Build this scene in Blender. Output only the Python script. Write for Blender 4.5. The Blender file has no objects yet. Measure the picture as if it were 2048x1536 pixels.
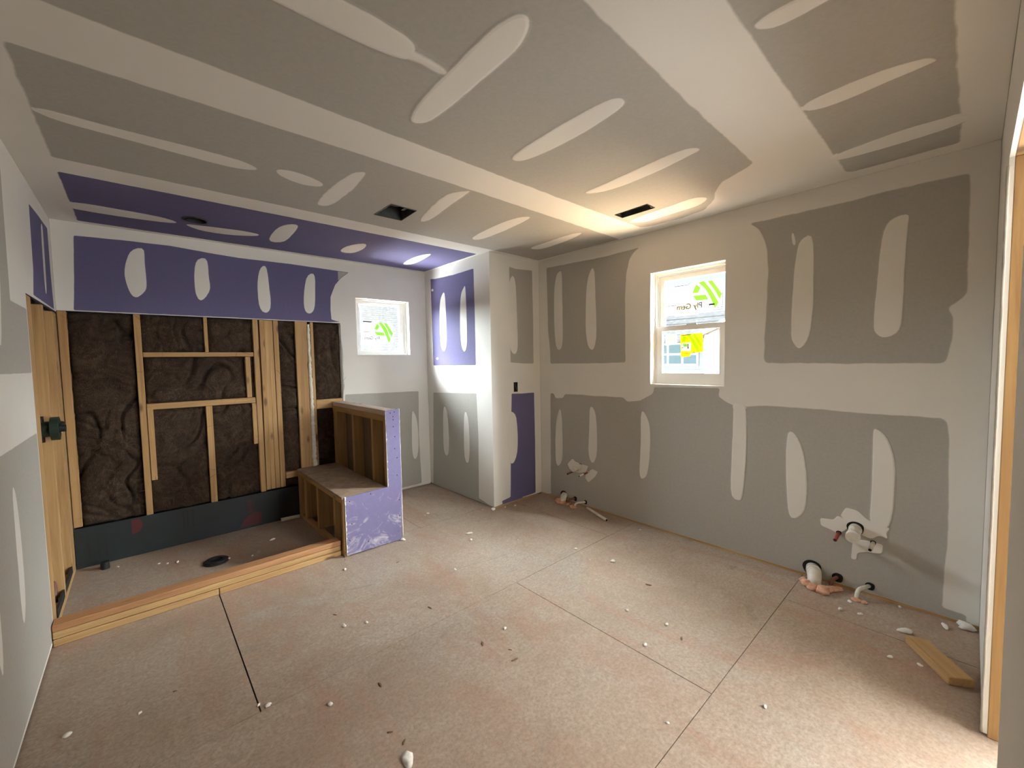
import bpy, bmesh, math, random
from mathutils import Vector, Matrix, noise
from mathutils.geometry import tessellate_polygon

random.seed(7)
sc = bpy.context.scene
COL = sc.collection

# ---------------------------------------------------------------- camera
W, L, H = 3.534, 4.270, 2.44          # room: width (x), length (y, away from the shower wall), height
CX, CY = 2.876, 1.166                 # corner chase: left face x, front face y = -CY
cam_d = bpy.data.cameras.new('camera')
cam = bpy.data.objects.new('camera', cam_d); COL.objects.link(cam)
yaw, pitch, roll = 0.7324643, -0.0566062, -0.0184173
fw = Vector((math.sin(yaw)*math.cos(pitch), math.cos(yaw)*math.cos(pitch), math.sin(pitch)))
rt = Vector((math.cos(yaw), -math.sin(yaw), 0)); up = rt.cross(fw)
c_, s_ = math.cos(roll), math.sin(roll)
r2, u2 = c_*rt+s_*up, -s_*rt+c_*up
m = Matrix((r2, u2, -fw)).transposed().to_4x4(); m.translation = Vector((0.3999, -4.2057, 1.4217))
cam.matrix_world = m
cam_d.sensor_width = 36.0; cam_d.lens = 828.48/2048*36.0
cam_d.clip_start = 0.01; cam_d.clip_end = 200
sc.camera = cam

# ---------------------------------------------------------------- world, sun, lamps, exposure
wd = bpy.data.worlds.new('sky'); sc.world = wd; wd.use_nodes = True
nt = wd.node_tree; bg = nt.nodes['Background']
sky = nt.nodes.new('ShaderNodeTexSky'); sky.sky_type = 'NISHITA'
sky.sun_disc = False; sky.sun_elevation = math.radians(52); sky.sun_rotation = math.radians(188)
sky.air_density = 1.0; sky.dust_density = 2.5; sky.ozone_density = 1.0
nt.links.new(sky.outputs[0], bg.inputs[0]); bg.inputs[1].default_value = SKY_STRENGTH = 0.24

def lamp(name, kind, loc, energy, color, rot=None, **kw):
    d = bpy.data.lights.new(name, kind); d.energy = energy; d.color = color
    for k, v in kw.items(): setattr(d, k, v)
    o = bpy.data.objects.new(name, d); COL.objects.link(o); o.location = loc
    if rot: o.rotation_euler = rot
    return o
sun = lamp('sun', 'SUN', (0, -10, 12), 7.0, (1.0, .93, .82), angle=math.radians(.6))
sun.rotation_euler = Vector((-.10, -.62, .78)).to_track_quat('Z', 'Y').to_euler()
# daylight portals just outside the two windows (they only guide sampling of the sky)
for nm, loc, rot, sx, sy in (('portal_window_1', (2.36, .16, 1.80), (-math.pi/2, 0, 0), .62, .62),
                             ('portal_window_2', (W+.16, -2.72, 1.65), (0, math.pi/2, 0), .92, .6)):
    o = lamp(nm, 'AREA', loc, 1, (1, 1, 1), rot, shape='RECTANGLE', size=sx, size_y=sy); o.data.cycles.is_portal = True
# added area lamps standing in for open-sky daylight through the two windows
def aimed(name, loc, target, energy, color, sx, sy):
    o = lamp(name, 'AREA', loc, energy, color, shape='RECTANGLE', size=sx, size_y=sy)
    o.rotation_euler = (Vector(loc)-Vector(target)).to_track_quat('Z', 'Y').to_euler(); return o
aimed('sky_fill_window_2', (W+2.2, -4.7, 2.9), (W, -2.72, 1.65), 2250, (.96, .98, 1.0), 2.4, 1.8)
aimed('high_sky_fill_window_2', (W+1.9, -3.2, 3.9), (W, -2.72, 1.7), 800, (.96, .98, 1.0), 2.4, 1.6)
aimed('sky_fill_window_1', (.7, 2.5, 3.3), (2.36, 0, 1.8), 2500, (.90, .95, 1.0), 3.2, 2.4)
aimed('yard_fill_window_1', (1.6, 1.7, .2), (2.36, 0, 1.8), 500, (.88, .93, 1.0), 2.0, 1.2)  # added cool lamp standing in for light off the yard
aimed('yard_fill_window_2', (W+1.5, -3.5, -.2), (W, -2.72, 1.65), 750, (1.0, .70, .45), 2.2, 1.4)   # added warm lamp standing in for light off the sunlit clay
# unseen fill lamps added in the hallway behind the door opening beside the camera
aimed('hall_fill', (3.30, -5.25, 1.75), (1.5, -3.6, 1.15), 62, (1.0, .97, .92), 1.3, 1.7)
aimed('hall_fill', (2.62, -5.95, 1.55), (2.6, -1.5, 1.2), 42, (.94, .97, 1.0), 1.0, 1.6)
vs = sc.view_settings
vs.view_transform = 'Standard'; vs.look = 'None'; vs.gamma = 1.0; vs.use_curve_mapping = False
vs.exposure = 1.03
cy = sc.cycles
cy.max_bounces = 16; cy.diffuse_bounces = 10; cy.glossy_bounces = 4; cy.transmission_bounces = 6; cy.transparent_max_bounces = 12
cy.sample_clamp_indirect = 8.0; cy.use_denoising = True

# ---------------------------------------------------------------- materials
def mat(name, col=(.5, .5, .5), rough=.7, metal=0.0):
    M = bpy.data.materials.new(name); M.use_nodes = True
    b = M.node_tree.nodes['Principled BSDF']
    b.inputs['Base Color'].default_value = (*col, 1); b.inputs['Roughness'].default_value = rough; b.inputs['Metallic'].default_value = metal
    return M, M.node_tree, b
def N(t, kind, **kw):
    n = t.nodes.new(kind)
    for k, v in kw.items():
        if k in n.inputs: n.inputs[k].default_value = v
        else: setattr(n, k, v)
    return n
def coords(t, scale=(1, 1, 1), rnd=False):
    tc = N(t, 'ShaderNodeTexCoord'); mp = N(t, 'ShaderNodeMapping'); mp.inputs['Scale'].default_value = scale
    t.links.new(tc.outputs['Object'], mp.inputs[0])
    if rnd:
        oi = N(t, 'ShaderNodeObjectInfo'); mul = N(t, 'ShaderNodeMath', operation='MULTIPLY'); mul.inputs[1].default_value = 37.0
        t.links.new(oi.outputs['Random'], mul.inputs[0]); t.links.new(mul.outputs[0], mp.inputs['Location'])
    return mp.outputs[0]
def nz(t, vec, scale, detail=4, rough=.55, dist=0.0):
    n = N(t, 'ShaderNodeTexNoise', Scale=scale, Detail=detail, Roughness=rough, Distortion=dist); t.links.new(vec, n.inputs['Vector']); return n.outputs['Fac']
def ramp(t, fac, stops):
    r = N(t, 'ShaderNodeValToRGB'); e = r.color_ramp.elements
    while len(e) < len(stops): e.new(.5)
    for el, (p, c) in zip(e, stops): el.position = p; el.color = (*c, 1)
    t.links.new(fac, r.inputs[0]); return r.outputs[0]
def rng(t, v, a, b, c=0.0, d=1.0):
    r = N(t, 'ShaderNodeMapRange'); t.links.new(v, r.inputs[0])
    for i, x in enumerate((a, b, c, d)): r.inputs[i+1].default_value = x
    return r.outputs[0]
def mix(t, fac, a, b, mode='MIX'):
    n = N(t, 'ShaderNodeMix', data_type='RGBA', blend_type=mode)
    for v, i in ((fac, 0), (a, 6), (b, 7)):
        if isinstance(v, (int, float)): n.inputs[i].default_value = v
        elif isinstance(v, tuple): n.inputs[i].default_value = (*v, 1)
        else: t.links.new(v, n.inputs[i])
    return n.outputs[2]
def bump(t, b, h, strength, dist=.002):
    n = N(t, 'ShaderNodeBump', Strength=strength, Distance=dist); t.links.new(h, n.inputs['Height']); t.links.new(n.outputs[0], b.inputs['Normal'])

MUD, GREY, PURP = (.72, .70, .65), (.40, .385, .345), (.120, .107, .215)
def wall_material(name, mode):
    M, t, b = mat(name, rough=.88)
    v = coords(t); big = nz(t, v, 1.7, 3); fine = nz(t, v, 60, 5, .6); mid = nz(t, v, 9, 4)
    mudc = mix(t, big, tuple(x*.93 for x in MUD), tuple(min(1, x*1.06) for x in MUD))
    grey = mix(t, fine, tuple(x*.90 for x in GREY), tuple(x*1.1 for x in GREY))
    purp = mix(t, fine, tuple(x*.88 for x in PURP), tuple(x*1.12 for x in PURP))
    if mode == 'grey': col = grey
    elif mode == 'purple': col = purp
    elif mode == 'mud': col = mudc
    else:
        at = N(t, 'ShaderNodeAttribute', attribute_name='mud'); sp = N(t, 'ShaderNodeSeparateColor'); t.links.new(at.outputs['Color'], sp.inputs[0])
        base = mix(t, sp.outputs[1], grey, purp)
        a1 = N(t, 'ShaderNodeMath', operation='MULTIPLY_ADD'); t.links.new(mid, a1.inputs[0]); a1.inputs[1].default_value = .6; a1.inputs[2].default_value = -.3
        a2 = N(t, 'ShaderNodeMath', operation='ADD'); t.links.new(a1.outputs[0], a2.inputs[0]); t.links.new(sp.outputs[0], a2.inputs[1])
        f = rng(t, a2.outputs[0], .36, .64); col = mix(t, f, base, mudc)
    t.links.new(col, b.inputs['Base Color']); bump(t, b, fine, .12, .001)
    return M
M_TAPE = wall_material('joint_compound_feathered', 'tape')
M_MUD = wall_material('joint_compound_plain', 'mud')
M_GREY = wall_material('grey_drywall_paper', 'grey')
M_PURP = wall_material('purple_drywall_paper', 'purple')

def wood(name, axis, c1, c2, c3):
    M, t, b = mat(name, rough=.72)
    s = [26, 26, 26]; s[axis] = 1.1
    v = coords(t, tuple(s), True); g = nz(t, v, 1.0, 6, .6, 1.4)
    v2 = coords(t, (1, 1, 1), True); big = nz(t, v2, 2.2, 2)
    col = ramp(t, g, [(.28, c1), (.5, c2), (.72, c3)])
    vk = N(t, 'ShaderNodeTexVoronoi', Scale=1.0); sk = [9, 9, 9]; sk[axis] = 3.2
    t.links.new(coords(t, tuple(sk), True), vk.inputs['Vector'])
    kn = rng(t, vk.outputs['Distance'], .07, .16, 1, 0)
    col = mix(t, kn, col, tuple(x*.28 for x in c1))
    col = mix(t, rng(t, big, .35, .7, 0, .35), col, (.30, .15, .065))
    oi = N(t, 'ShaderNodeObjectInfo'); col = mix(t, rng(t, oi.outputs['Random'], 0, 1, 0, .30), col, (.36, .22, .10))
    t.links.new(col, b.inputs['Base Color']); bump(t, b, g, .25, .0015)
    return M
WC = ((.32, .18, .065), (.46, .285, .115), (.55, .37, .165))
M_WX, M_WY, M_WZ = (wood('pine_lumber_%s' % 'xyz'[i], i, *WC) for i in range(3))
M_WRED = wood('reddish_lumber', 0, (.27, .11, .045), (.40, .19, .08), (.50, .27, .13))
M_WLIT = wood('lit_lumber_top', 1, (.66, .56, .44), (.77, .70, .60), (.82, .78, .71))  # whitened pine: window light on the top plate is put into the colour

def floor_material():
    M, t, b = mat('dusty_subfloor_panel', rough=.58)
    v = coords(t); vs_ = coords(t, (1, .3, 1)); vr = coords(t, (1.5, .45, 1))
    a = nz(t, v, 1.1, 6, .62, .8); p = nz(t, vr, 1.9, 7, .68, 1.2); f = nz(t, v, 70, 6, .75); f2 = nz(t, v, 24, 6, .7, .5); g = nz(t, v, 1.6, 6, .68, .6); s = nz(t, vs_, 120, 3, .7)
    col = ramp(t, a, [(.30, (.335, .245, .18)), (.5, (.43, .34, .265)), (.70, (.48, .405, .335))])
    col = mix(t, rng(t, p, .50, .66, 0, .75), col, (.42, .255, .185))
    col = mix(t, rng(t, g, .53, .68, 0, .65), col, (.43, .40, .355))
    col = mix(t, rng(t, f2, .34, .56, .34, 0), col, (.27, .20, .15))
    col = mix(t, rng(t, f, .36, .60, .55, 0), col, (.20, .145, .105))
    col = mix(t, rng(t, f2, .62, .76, 0, .28), col, (.60, .54, .47))
    big = nz(t, coords(t, (.9, 1.9, 1)), 1.5, 7, .74, 2.2)
    col = mix(t, rng(t, big, .60, .70, 0, .55), col, (.20, .18, .155))
    col = mix(t, rng(t, s, .66, .72, 0, .7), col, (.12, .085, .06))
    t.links.new(col, b.inputs['Base Color']); bump(t, b, f2, .14, .002)
    return M
M_FLOOR = floor_material()
def noisy(name, c1, c2, scale, rough=.8, bmp=.2, detail=5, stretch=(1, 1, 1), metal=0.0, lo=.3, hi=.7, rnd=False):
    M, t, b = mat(name, rough=rough, metal=metal); n = nz(t, coords(t, stretch, rnd), scale, detail, .62, .4)
    t.links.new(ramp(t, n, [(lo, c1), (hi, c2)]), b.inputs['Base Color'])
    if bmp: bump(t, b, n, bmp, .003)
    return M
def insul():
    M, t, b = mat('brown_fibreglass', rough=1.0)
    v = coords(t); w = nz(t, v, 6, 6, .62, 3.5); f = nz(t, coords(t, (34, 34, 15)), 1.5, 7, .72, 4.5); k = nz(t, v, 2.3, 3)
    col = ramp(t, w, [(.30, (.016, .0085, .0045)), (.48, (.050, .027, .014)), (.64, (.086, .051, .029)), (.80, (.155, .103, .065))])
    col = mix(t, rng(t, f, .53, .68, 0, .75), col, (.215, .155, .105))
    col = mix(t, rng(t, f, .30, .47, .75, 0), col, (.014, .008, .005))  # hollows of the bump darkened: crevice shade put into the colour
    col = mix(t, rng(t, k, .38, .62, .55, 0), col, (.03, .018, .010))
    t.links.new(col, b.inputs['Base Color']); bump(t, b, f, 1.0, .010)
    return M
M_INS = insul()
M_FIB = noisy('loose_glass_fibres', (.05, .034, .022), (.125, .09, .062), 3, 1.0, 0)
M_BACK = noisy('dark_foam_board', (.008, .0125, .014), (.013, .020, .022), 7, .55, .05)
M_INKRED = mat('dark_red_print', (.075, .010, .012), .6)[0]
M_INKBLK = mat('black_print', (.012, .012, .014), .6)[0]
M_BLACK = noisy('black_plastic', (.010, .011, .011), (.022, .024, .023), 12, .45, .05)
M_GREENBLK = noisy('dark_green_plastic', (.010, .024, .017), (.022, .042, .03), 12, .4, .05)
M_PVC = noisy('dusty_white_pvc', (.62, .58, .50), (.76, .73, .66), 18, .5, .05)
M_PEXR = noisy('red_pex', (.22, .022, .018), (.32, .05, .04), 14, .45, 0)
M_PEXD = noisy('brown_copper_pipe', (.13, .045, .03), (.20, .08, .055), 14, .45, 0)
M_PINK = noisy('orange_pink_spray_foam', (.52, .24, .14), (.78, .50, .35), 26, .9, .5)
M_FOAM = noisy('cream_spray_foam', (.60, .56, .46), (.78, .75, .66), 30, .85, .4)
M_CRUMB = noisy('white_gypsum', (.66, .63, .57), (.85, .82, .77), 40, .9, .2)
M_CHIP = noisy('brown_wood_chip', (.10, .06, .035), (.28, .17, .09), 40, .9, .2)
M_STEEL = noisy('dark_galvanized_steel', (.05, .05, .048), (.12, .12, .11), 9, .45, .05, metal=.7)
M_DARK = mat('dark_void', (.006, .006, .006), .9)[0]  # near-black; also paints the shade inside openings and cavities
M_VINYL = noisy('white_vinyl', (.80, .80, .78), (.84, .84, .82), 5, .35, 0)
M_OSB = noisy('worn_bench_board', (.24, .165, .11), (.40, .30, .215), 14, .75, .15)
M_SMEAR = None
def smear():
    M, t, b = mat('smeared_purple_board', rough=.85)
    v = coords(t, (1, 1, 1)); n = nz(t, v, 5.5, 7, .72, 2.2); f = nz(t, v, 30, 5, .7, 1.0); z = N(t, 'ShaderNodeSeparateXYZ'); t.links.new(v, z.inputs[0])
    base = mix(t, f, (.135, .12, .235), (.185, .165, .29))
    lowz = rng(t, z.outputs[2], .1, .62, .10, -.03)
    ad = N(t, 'ShaderNodeMath', operation='ADD'); t.links.new(n, ad.inputs[0]); t.links.new(lowz, ad.inputs[1])
    col = mix(t, rng(t, ad.outputs[0], .60, .76, 0, .7), base, (.52, .49, .50))
    vk = N(t, 'ShaderNodeTexVoronoi', Scale=9.0); t.links.new(v, vk.inputs['Vector'])
    col = mix(t, rng(t, vk.outputs['Distance'], .035, .06, 1, 0), col, (.05, .04, .09))
    t.links.new(col, b.inputs['Base Color']); bump(t, b, n, .1, .001); return M
M_SMEAR = smear()
def glass():
    M = bpy.data.materials.new('window_glass'); M.use_nodes = True; t = M.node_tree; t.nodes.clear()
    o = N(t, 'ShaderNodeOutputMaterial'); tr = N(t, 'ShaderNodeBsdfTransparent'); tr.inputs[0].default_value = (.93, .96, .95, 1)
    gl = N(t, 'ShaderNodeBsdfGlossy', Roughness=.03); mx = N(t, 'ShaderNodeMixShader'); mx.inputs[0].default_value = .06
    t.links.new(tr.outputs[0], mx.inputs[1]); t.links.new(gl.outputs[0], mx.inputs[2]); t.links.new(mx.outputs[0], o.inputs[0]); return M
M_GLASS = glass()
def film(name, col, clear):
    M = bpy.data.materials.new(name); M.use_nodes = True; t = M.node_tree; t.nodes.clear()
    o = N(t, 'ShaderNodeOutputMaterial'); tl = N(t, 'ShaderNodeBsdfTranslucent'); df = N(t, 'ShaderNodeBsdfDiffuse'); tr = N(t, 'ShaderNodeBsdfTransparent')
    for n in (tl, df, tr): n.inputs[0].default_value = (*col, 1)
    a = N(t, 'ShaderNodeMixShader'); a.inputs[0].default_value = .35; b = N(t, 'ShaderNodeMixShader'); b.inputs[0].default_value = clear
    t.links.new(tl.outputs[0], a.inputs[1]); t.links.new(df.outputs[0], a.inputs[2]); t.links.new(a.outputs[0], b.inputs[1]); t.links.new(tr.outputs[0], b.inputs[2]); t.links.new(b.outputs[0], o.inputs[0]); return M
M_LABEL = film('clear_label_film', (.93, .90, .92), .965)
M_GREEN = film('green_label_ink', (.17, .29, .065), .10)
M_YELLOW = film('yellow_label_paper', (.42, .32, .01), .05)
M_BEIGE = film('beige_label_paper', (.44, .40, .30), .40)
M_INK = mat('grey_label_ink', (.06, .06, .05), .6)[0]
M_DKGREEN = film('deep_green_label_ink', (.45, .80, .30), 0.95)

# ---------------------------------------------------------------- builders
def props(o, label=None, category=None, group=None, kind=None):
    for k, v in (('label', label), ('category', category), ('group', group), ('kind', kind)):
        if v: o[k] = v
    return o
def link(name, me, parent=None, m=None, smooth=False, **kw):
    o = bpy.data.objects.new(name, me); COL.objects.link(o)
    if m: me.materials.append(m)
    if smooth:
        for p in me.polygons: p.use_smooth = True
    if parent:
        o.parent = parent
        b = base_of(parent)
        if b.length > 0: me.transform(Matrix.Translation(-b))
    return props(o, **kw)
def base_of(o):
    v = Vector((0, 0, 0))
    while o: v = v + o.location; o = o.parent
    return v
def thing(name, loc, label, category, group=None):
    o = bpy.data.objects.new(name, None); COL.objects.link(o); o.location = loc; o.empty_display_size = .1
    return props(o, label, category, group)
def pyd(name, vs_, fs, parent=None, m=None, smooth=False, **kw):
    me = bpy.data.meshes.new(name); me.from_pydata([tuple(v) for v in vs_], [], fs); me.update()
    return link(name, me, parent, m, smooth, **kw)
def bmo(name, bm, parent=None, m=None, smooth=False, **kw):
    me = bpy.data.meshes.new(name); bmesh.ops.recalc_face_normals(bm, faces=bm.faces[:]); bm.to_mesh(me); bm.free()
    return link(name, me, parent, m, smooth, **kw)
def addbox(bm, x0, x1, y0, y1, z0, z1, bev=0.0):
    r = bmesh.ops.create_cube(bm, size=1.0)
    for v in r['verts']: v.co = Vector(((x0+x1)/2+v.co.x*(x1-x0), (y0+y1)/2+v.co.y*(y1-y0), (z0+z1)/2+v.co.z*(z1-z0)))
    if bev:
        es = list({e for v in r['verts'] for e in v.link_edges}); bmesh.ops.bevel(bm, geom=es, offset=bev, segments=1, affect='EDGES')
def box(name, x0, x1, y0, y1, z0, z1, m, parent=None, bev=0.0, **kw):
    bm = bmesh.new(); addbox(bm, min(x0, x1), max(x0, x1), min(y0, y1), max(y0, y1), min(z0, z1), max(z0, z1), bev); return bmo(name, bm, parent, m, **kw)
def P(pl, u, v, d):                       # point on a named surface; d = distance off it into the room
    return {'A': (u, -d, v), 'B': (W-d, u, v), 'L': (d, u, v), 'C': (u, v, H-d), 'CL': (CX-d, u, v), 'CF': (u, -CY-d, v), 'R': (u, -L+d, v), 'F': (u, v, d)}[pl]
def area2(p): return sum(p[i-1][0]*p[i][1]-p[i][0]*p[i-1][1] for i in range(len(p)))
def ccw(p): return p if area2(p) > 0 else p[::-1]
def rounded(p, r):
    out = []; n = len(p)
    for i in range(n):
        a, b, c = (Vector(p[j % n]) for j in (i-1, i, i+1))
        d1 = min(r, .46*(a-b).length); d2 = min(r, .46*(c-b).length)
        s, e = b+(a-b).normalized()*d1, b+(c-b).normalized()*d2
        for k in range(4):
            q = k/3.0; out.append(tuple((1-q)**2*s+2*q*(1-q)*b+q*q*e))
    o2 = [out[0]]
    for q in out[1:]:
        if (Vector(q)-Vector(o2[-1])).length > .0015: o2.append(q)
    return o2
def offset(p, w):                          # p counter-clockwise; w > 0 grows it
    out = []; n = len(p)
    for i in range(n):
        a, b, c = (Vector(p[j % n]) for j in (i-1, i, i+1))
        d1, d2 = (b-a).normalized(), (c-b).normalized()
        n1, n2 = Vector((d1.y, -d1.x)), Vector((d2.y, -d2.x)); nn = n1+n2
        nn = n1 if nn.length < .2 else nn.normalized()
        out.append(tuple(b+nn*w/max(.6, nn.dot(n1))))
    return out
def tess(loops): return [tuple(t) for t in tessellate_polygon([[Vector((q[0], q[1], 0)) for q in lp] for lp in loops])]
def color_attr(me, vals):
    a = me.color_attributes.new('mud', 'FLOAT_COLOR', 'POINT')
    for i, (r, g) in enumerate(vals): a.data[i].color = (r, g, 0, 1)
def inside(q, poly):
    c = False
    for (x0, y0), (x1, y1) in zip(poly, poly[1:]+poly[:1]):
        if (y0 > q[1]) != (y1 > q[1]) and q[0] < (x1-x0)*(q[1]-y0)/(y1-y0)+x0: c = not c
    return c
def coat(parent, pl, outer, patches, holes=()):
    """joint compound over a wall of boards: left open over the bare board faces, plus a stripe of it over each row of screws"""
    vs_, fs, at = [], [], []
    loops = [list(outer)]; tags = [(1, 0)]; d0 = .0012
    rings = []
    for kind, r, w, pts in patches:
        if kind == 's': continue
        if pl not in 'CF' or len(pl) == 2: pts = [(u, max(v, .0175+w/2)) if v < .09 else (u, v) for u, v in pts]
        p = ccw(rounded(pts, r)); g = 1.0 if kind == 'p' else 0.0
        loops.append(offset(p, w/2)); rings.append((offset(p, -w/2), g))
    for h in holes: loops.append(list(h))
    nring = len(rings)
    start = []
    for i, lp in enumerate(loops):
        start.append(len(vs_)); g = rings[i-1][1] if 1 <= i <= nring else 0
        for q in lp: vs_.append(P(pl, q[0], q[1], d0)); at.append((0 if 1 <= i <= nring and pl not in 'C' and q[1] < .021 else 1, g))
    fs += tess(loops)
    for i, (inner, g) in enumerate(rings):
        s, n = len(vs_), len(inner); o = start[i+1]
        for q in inner: vs_.append(P(pl, q[0], q[1], .0003)); at.append((0, g))
        for k in range(n): fs.append((o+k, o+(k+1) % n, s+(k+1) % n, s+k))
    o = pyd('joint_compound', vs_, fs, parent, M_TAPE); color_attr(o.data, at)
    for si, (kind, r, w, pts) in enumerate(patches):
        if kind != 's': continue
        p = ccw(rounded(pts, r)); a, b = offset(p, -w/2), offset(p, w/2)
        g = 0.0
        cx_, cy_ = sum(q[0] for q in p)/len(p), sum(q[1] for q in p)/len(p)
        for k2, _, _, reg in patches:
            if k2 == 'p' and min(q[0] for q in reg) <= cx_ <= max(q[0] for q in reg) and min(q[1] for q in reg) <= cy_ <= max(q[1] for q in reg): g = 1.0
        n = len(a); vs_ = [P(pl, q[0], q[1], .0022+.00006*si) for q in a]+[P(pl, q[0], q[1], .0004) for q in b]
        fs = tess([a])+[(k, (k+1) % n, n+(k+1) % n, n+k) for k in range(n)]
        s = pyd('joint_compound', vs_, fs, parent, M_TAPE); color_attr(s.data, [(1, g)]*n+[(0 if any(inside(q, reg) for k2, _, _, reg in patches if k2 != 's') else 1, g) for q in b])
def plate(name, pl, loops, d0, d1, m, parent=None, **kw):
    vs_ = [P(pl, q[0], q[1], d) for d in (d0, d1) for lp in loops for q in lp]; n = len(vs_)//2
    tr = tess(loops); fs = list(tr)+[tuple(i+n for i in t) for t in tr]; s = 0
    for lp in loops:
        k = len(lp); fs += [(s+i, s+(i+1) % k, n+s+(i+1) % k, n+s+i) for i in range(k)]; s += k
    bm = bmesh.new(); me = bpy.data.meshes.new(name); me.from_pydata(vs_, [], fs); bm.from_mesh(me); bpy.data.meshes.remove(me)
    return bmo(name, bm, parent, m, **kw)
def rect(u0, u1, v0, v1): return [(u0, v0), (u1, v0), (u1, v1), (u0, v1)]
def tube(name, pts, radius, m, parent=None, seg=14, cap=True, lumps=0.0, **kw):
    pts = [Vector(p) for p in pts]; vs_, fs = [], []
    n = len(pts); ref = Vector((.31, .17, .93))
    for i, p in enumerate(pts):
        d = (pts[min(i+1, n-1)]-pts[max(i-1, 0)]).normalized()
        a = d.cross(ref).normalized(); b = d.cross(a)
        r = radius[i] if isinstance(radius, (list, tuple)) else radius
        for k in range(seg):
            t = 2*math.pi*k/seg; rr = r*(1+lumps*noise.noise(p*60+Vector((math.cos(t), math.sin(t), 0))*1.5))
            vs_.append(p+a*math.cos(t)*rr+b*math.sin(t)*rr)
    for i in range(n-1):
        for k in range(seg): fs.append((i*seg+k, i*seg+(k+1) % seg, (i+1)*seg+(k+1) % seg, (i+1)*seg+k))
    if cap: fs += [tuple(range(seg))[::-1], tuple((n-1)*seg+k for k in range(seg))]
    o = pyd(name, vs_, fs, parent, m, **kw)
    for p in o.data.polygons: p.use_smooth = len(p.vertices) == 4
    return o
def disc_ring(name, c, axis, r0, r1, t, m, parent=None, seg=32, **kw):     # flat ring (r0 = 0: a disc) of thickness t along axis
    ax = Vector(axis).normalized(); a = ax.orthogonal().normalized(); b = ax.cross(a); c = Vector(c); bm = bmesh.new(); rows = []
    prof = [(r1, 0), (r1, t), (r0, t), (r0, 0)] if r0 > 0 else [(0.0, 0), (r1, 0), (r1, t), (0.0, t)]
    for r, h in prof:
        rows.append([bm.verts.new(c+ax*h+(a*math.cos(2*math.pi*k/seg)+b*math.sin(2*math.pi*k/seg))*max(r, 1e-4)) for k in range(seg)])
    rr = rows+[rows[0]] if r0 > 0 else rows
    for p, q in zip(rr, rr[1:]):
        for k in range(seg): bm.faces.new((p[k], p[(k+1) % seg], q[(k+1) % seg], q[k]))
    return bmo(name, bm, parent, m, **kw)
def ring(name, pl, o, i, d0, d1, m, parent, **kw):                          # rectangular frame
    return plate(name, pl, [rect(*o), rect(*i)], d0, d1, m, parent, **kw)
def blob(name, c, rx, ry, rz, m, parent=None, amp=.45, freq=1.6, sub=3, seed=0, **kw):
    bm = bmesh.new(); bmesh.ops.create_icosphere(bm, subdivisions=sub, radius=1.0)
    for v in bm.verts:
        k = 1+amp*noise.noise(v.co*freq+Vector((seed*3.1, seed*1.7, seed)))+amp*.5*noise.noise(v.co*freq*2.7+Vector((seed, 9, seed*2)))
        v.co = Vector((c[0]+v.co.x*rx*k, c[1]+v.co.y*ry*k, max(c[2]+v.co.z*rz*k, .0008)))
    return bmo(name, bm, parent, m, smooth=True, **kw)

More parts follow.
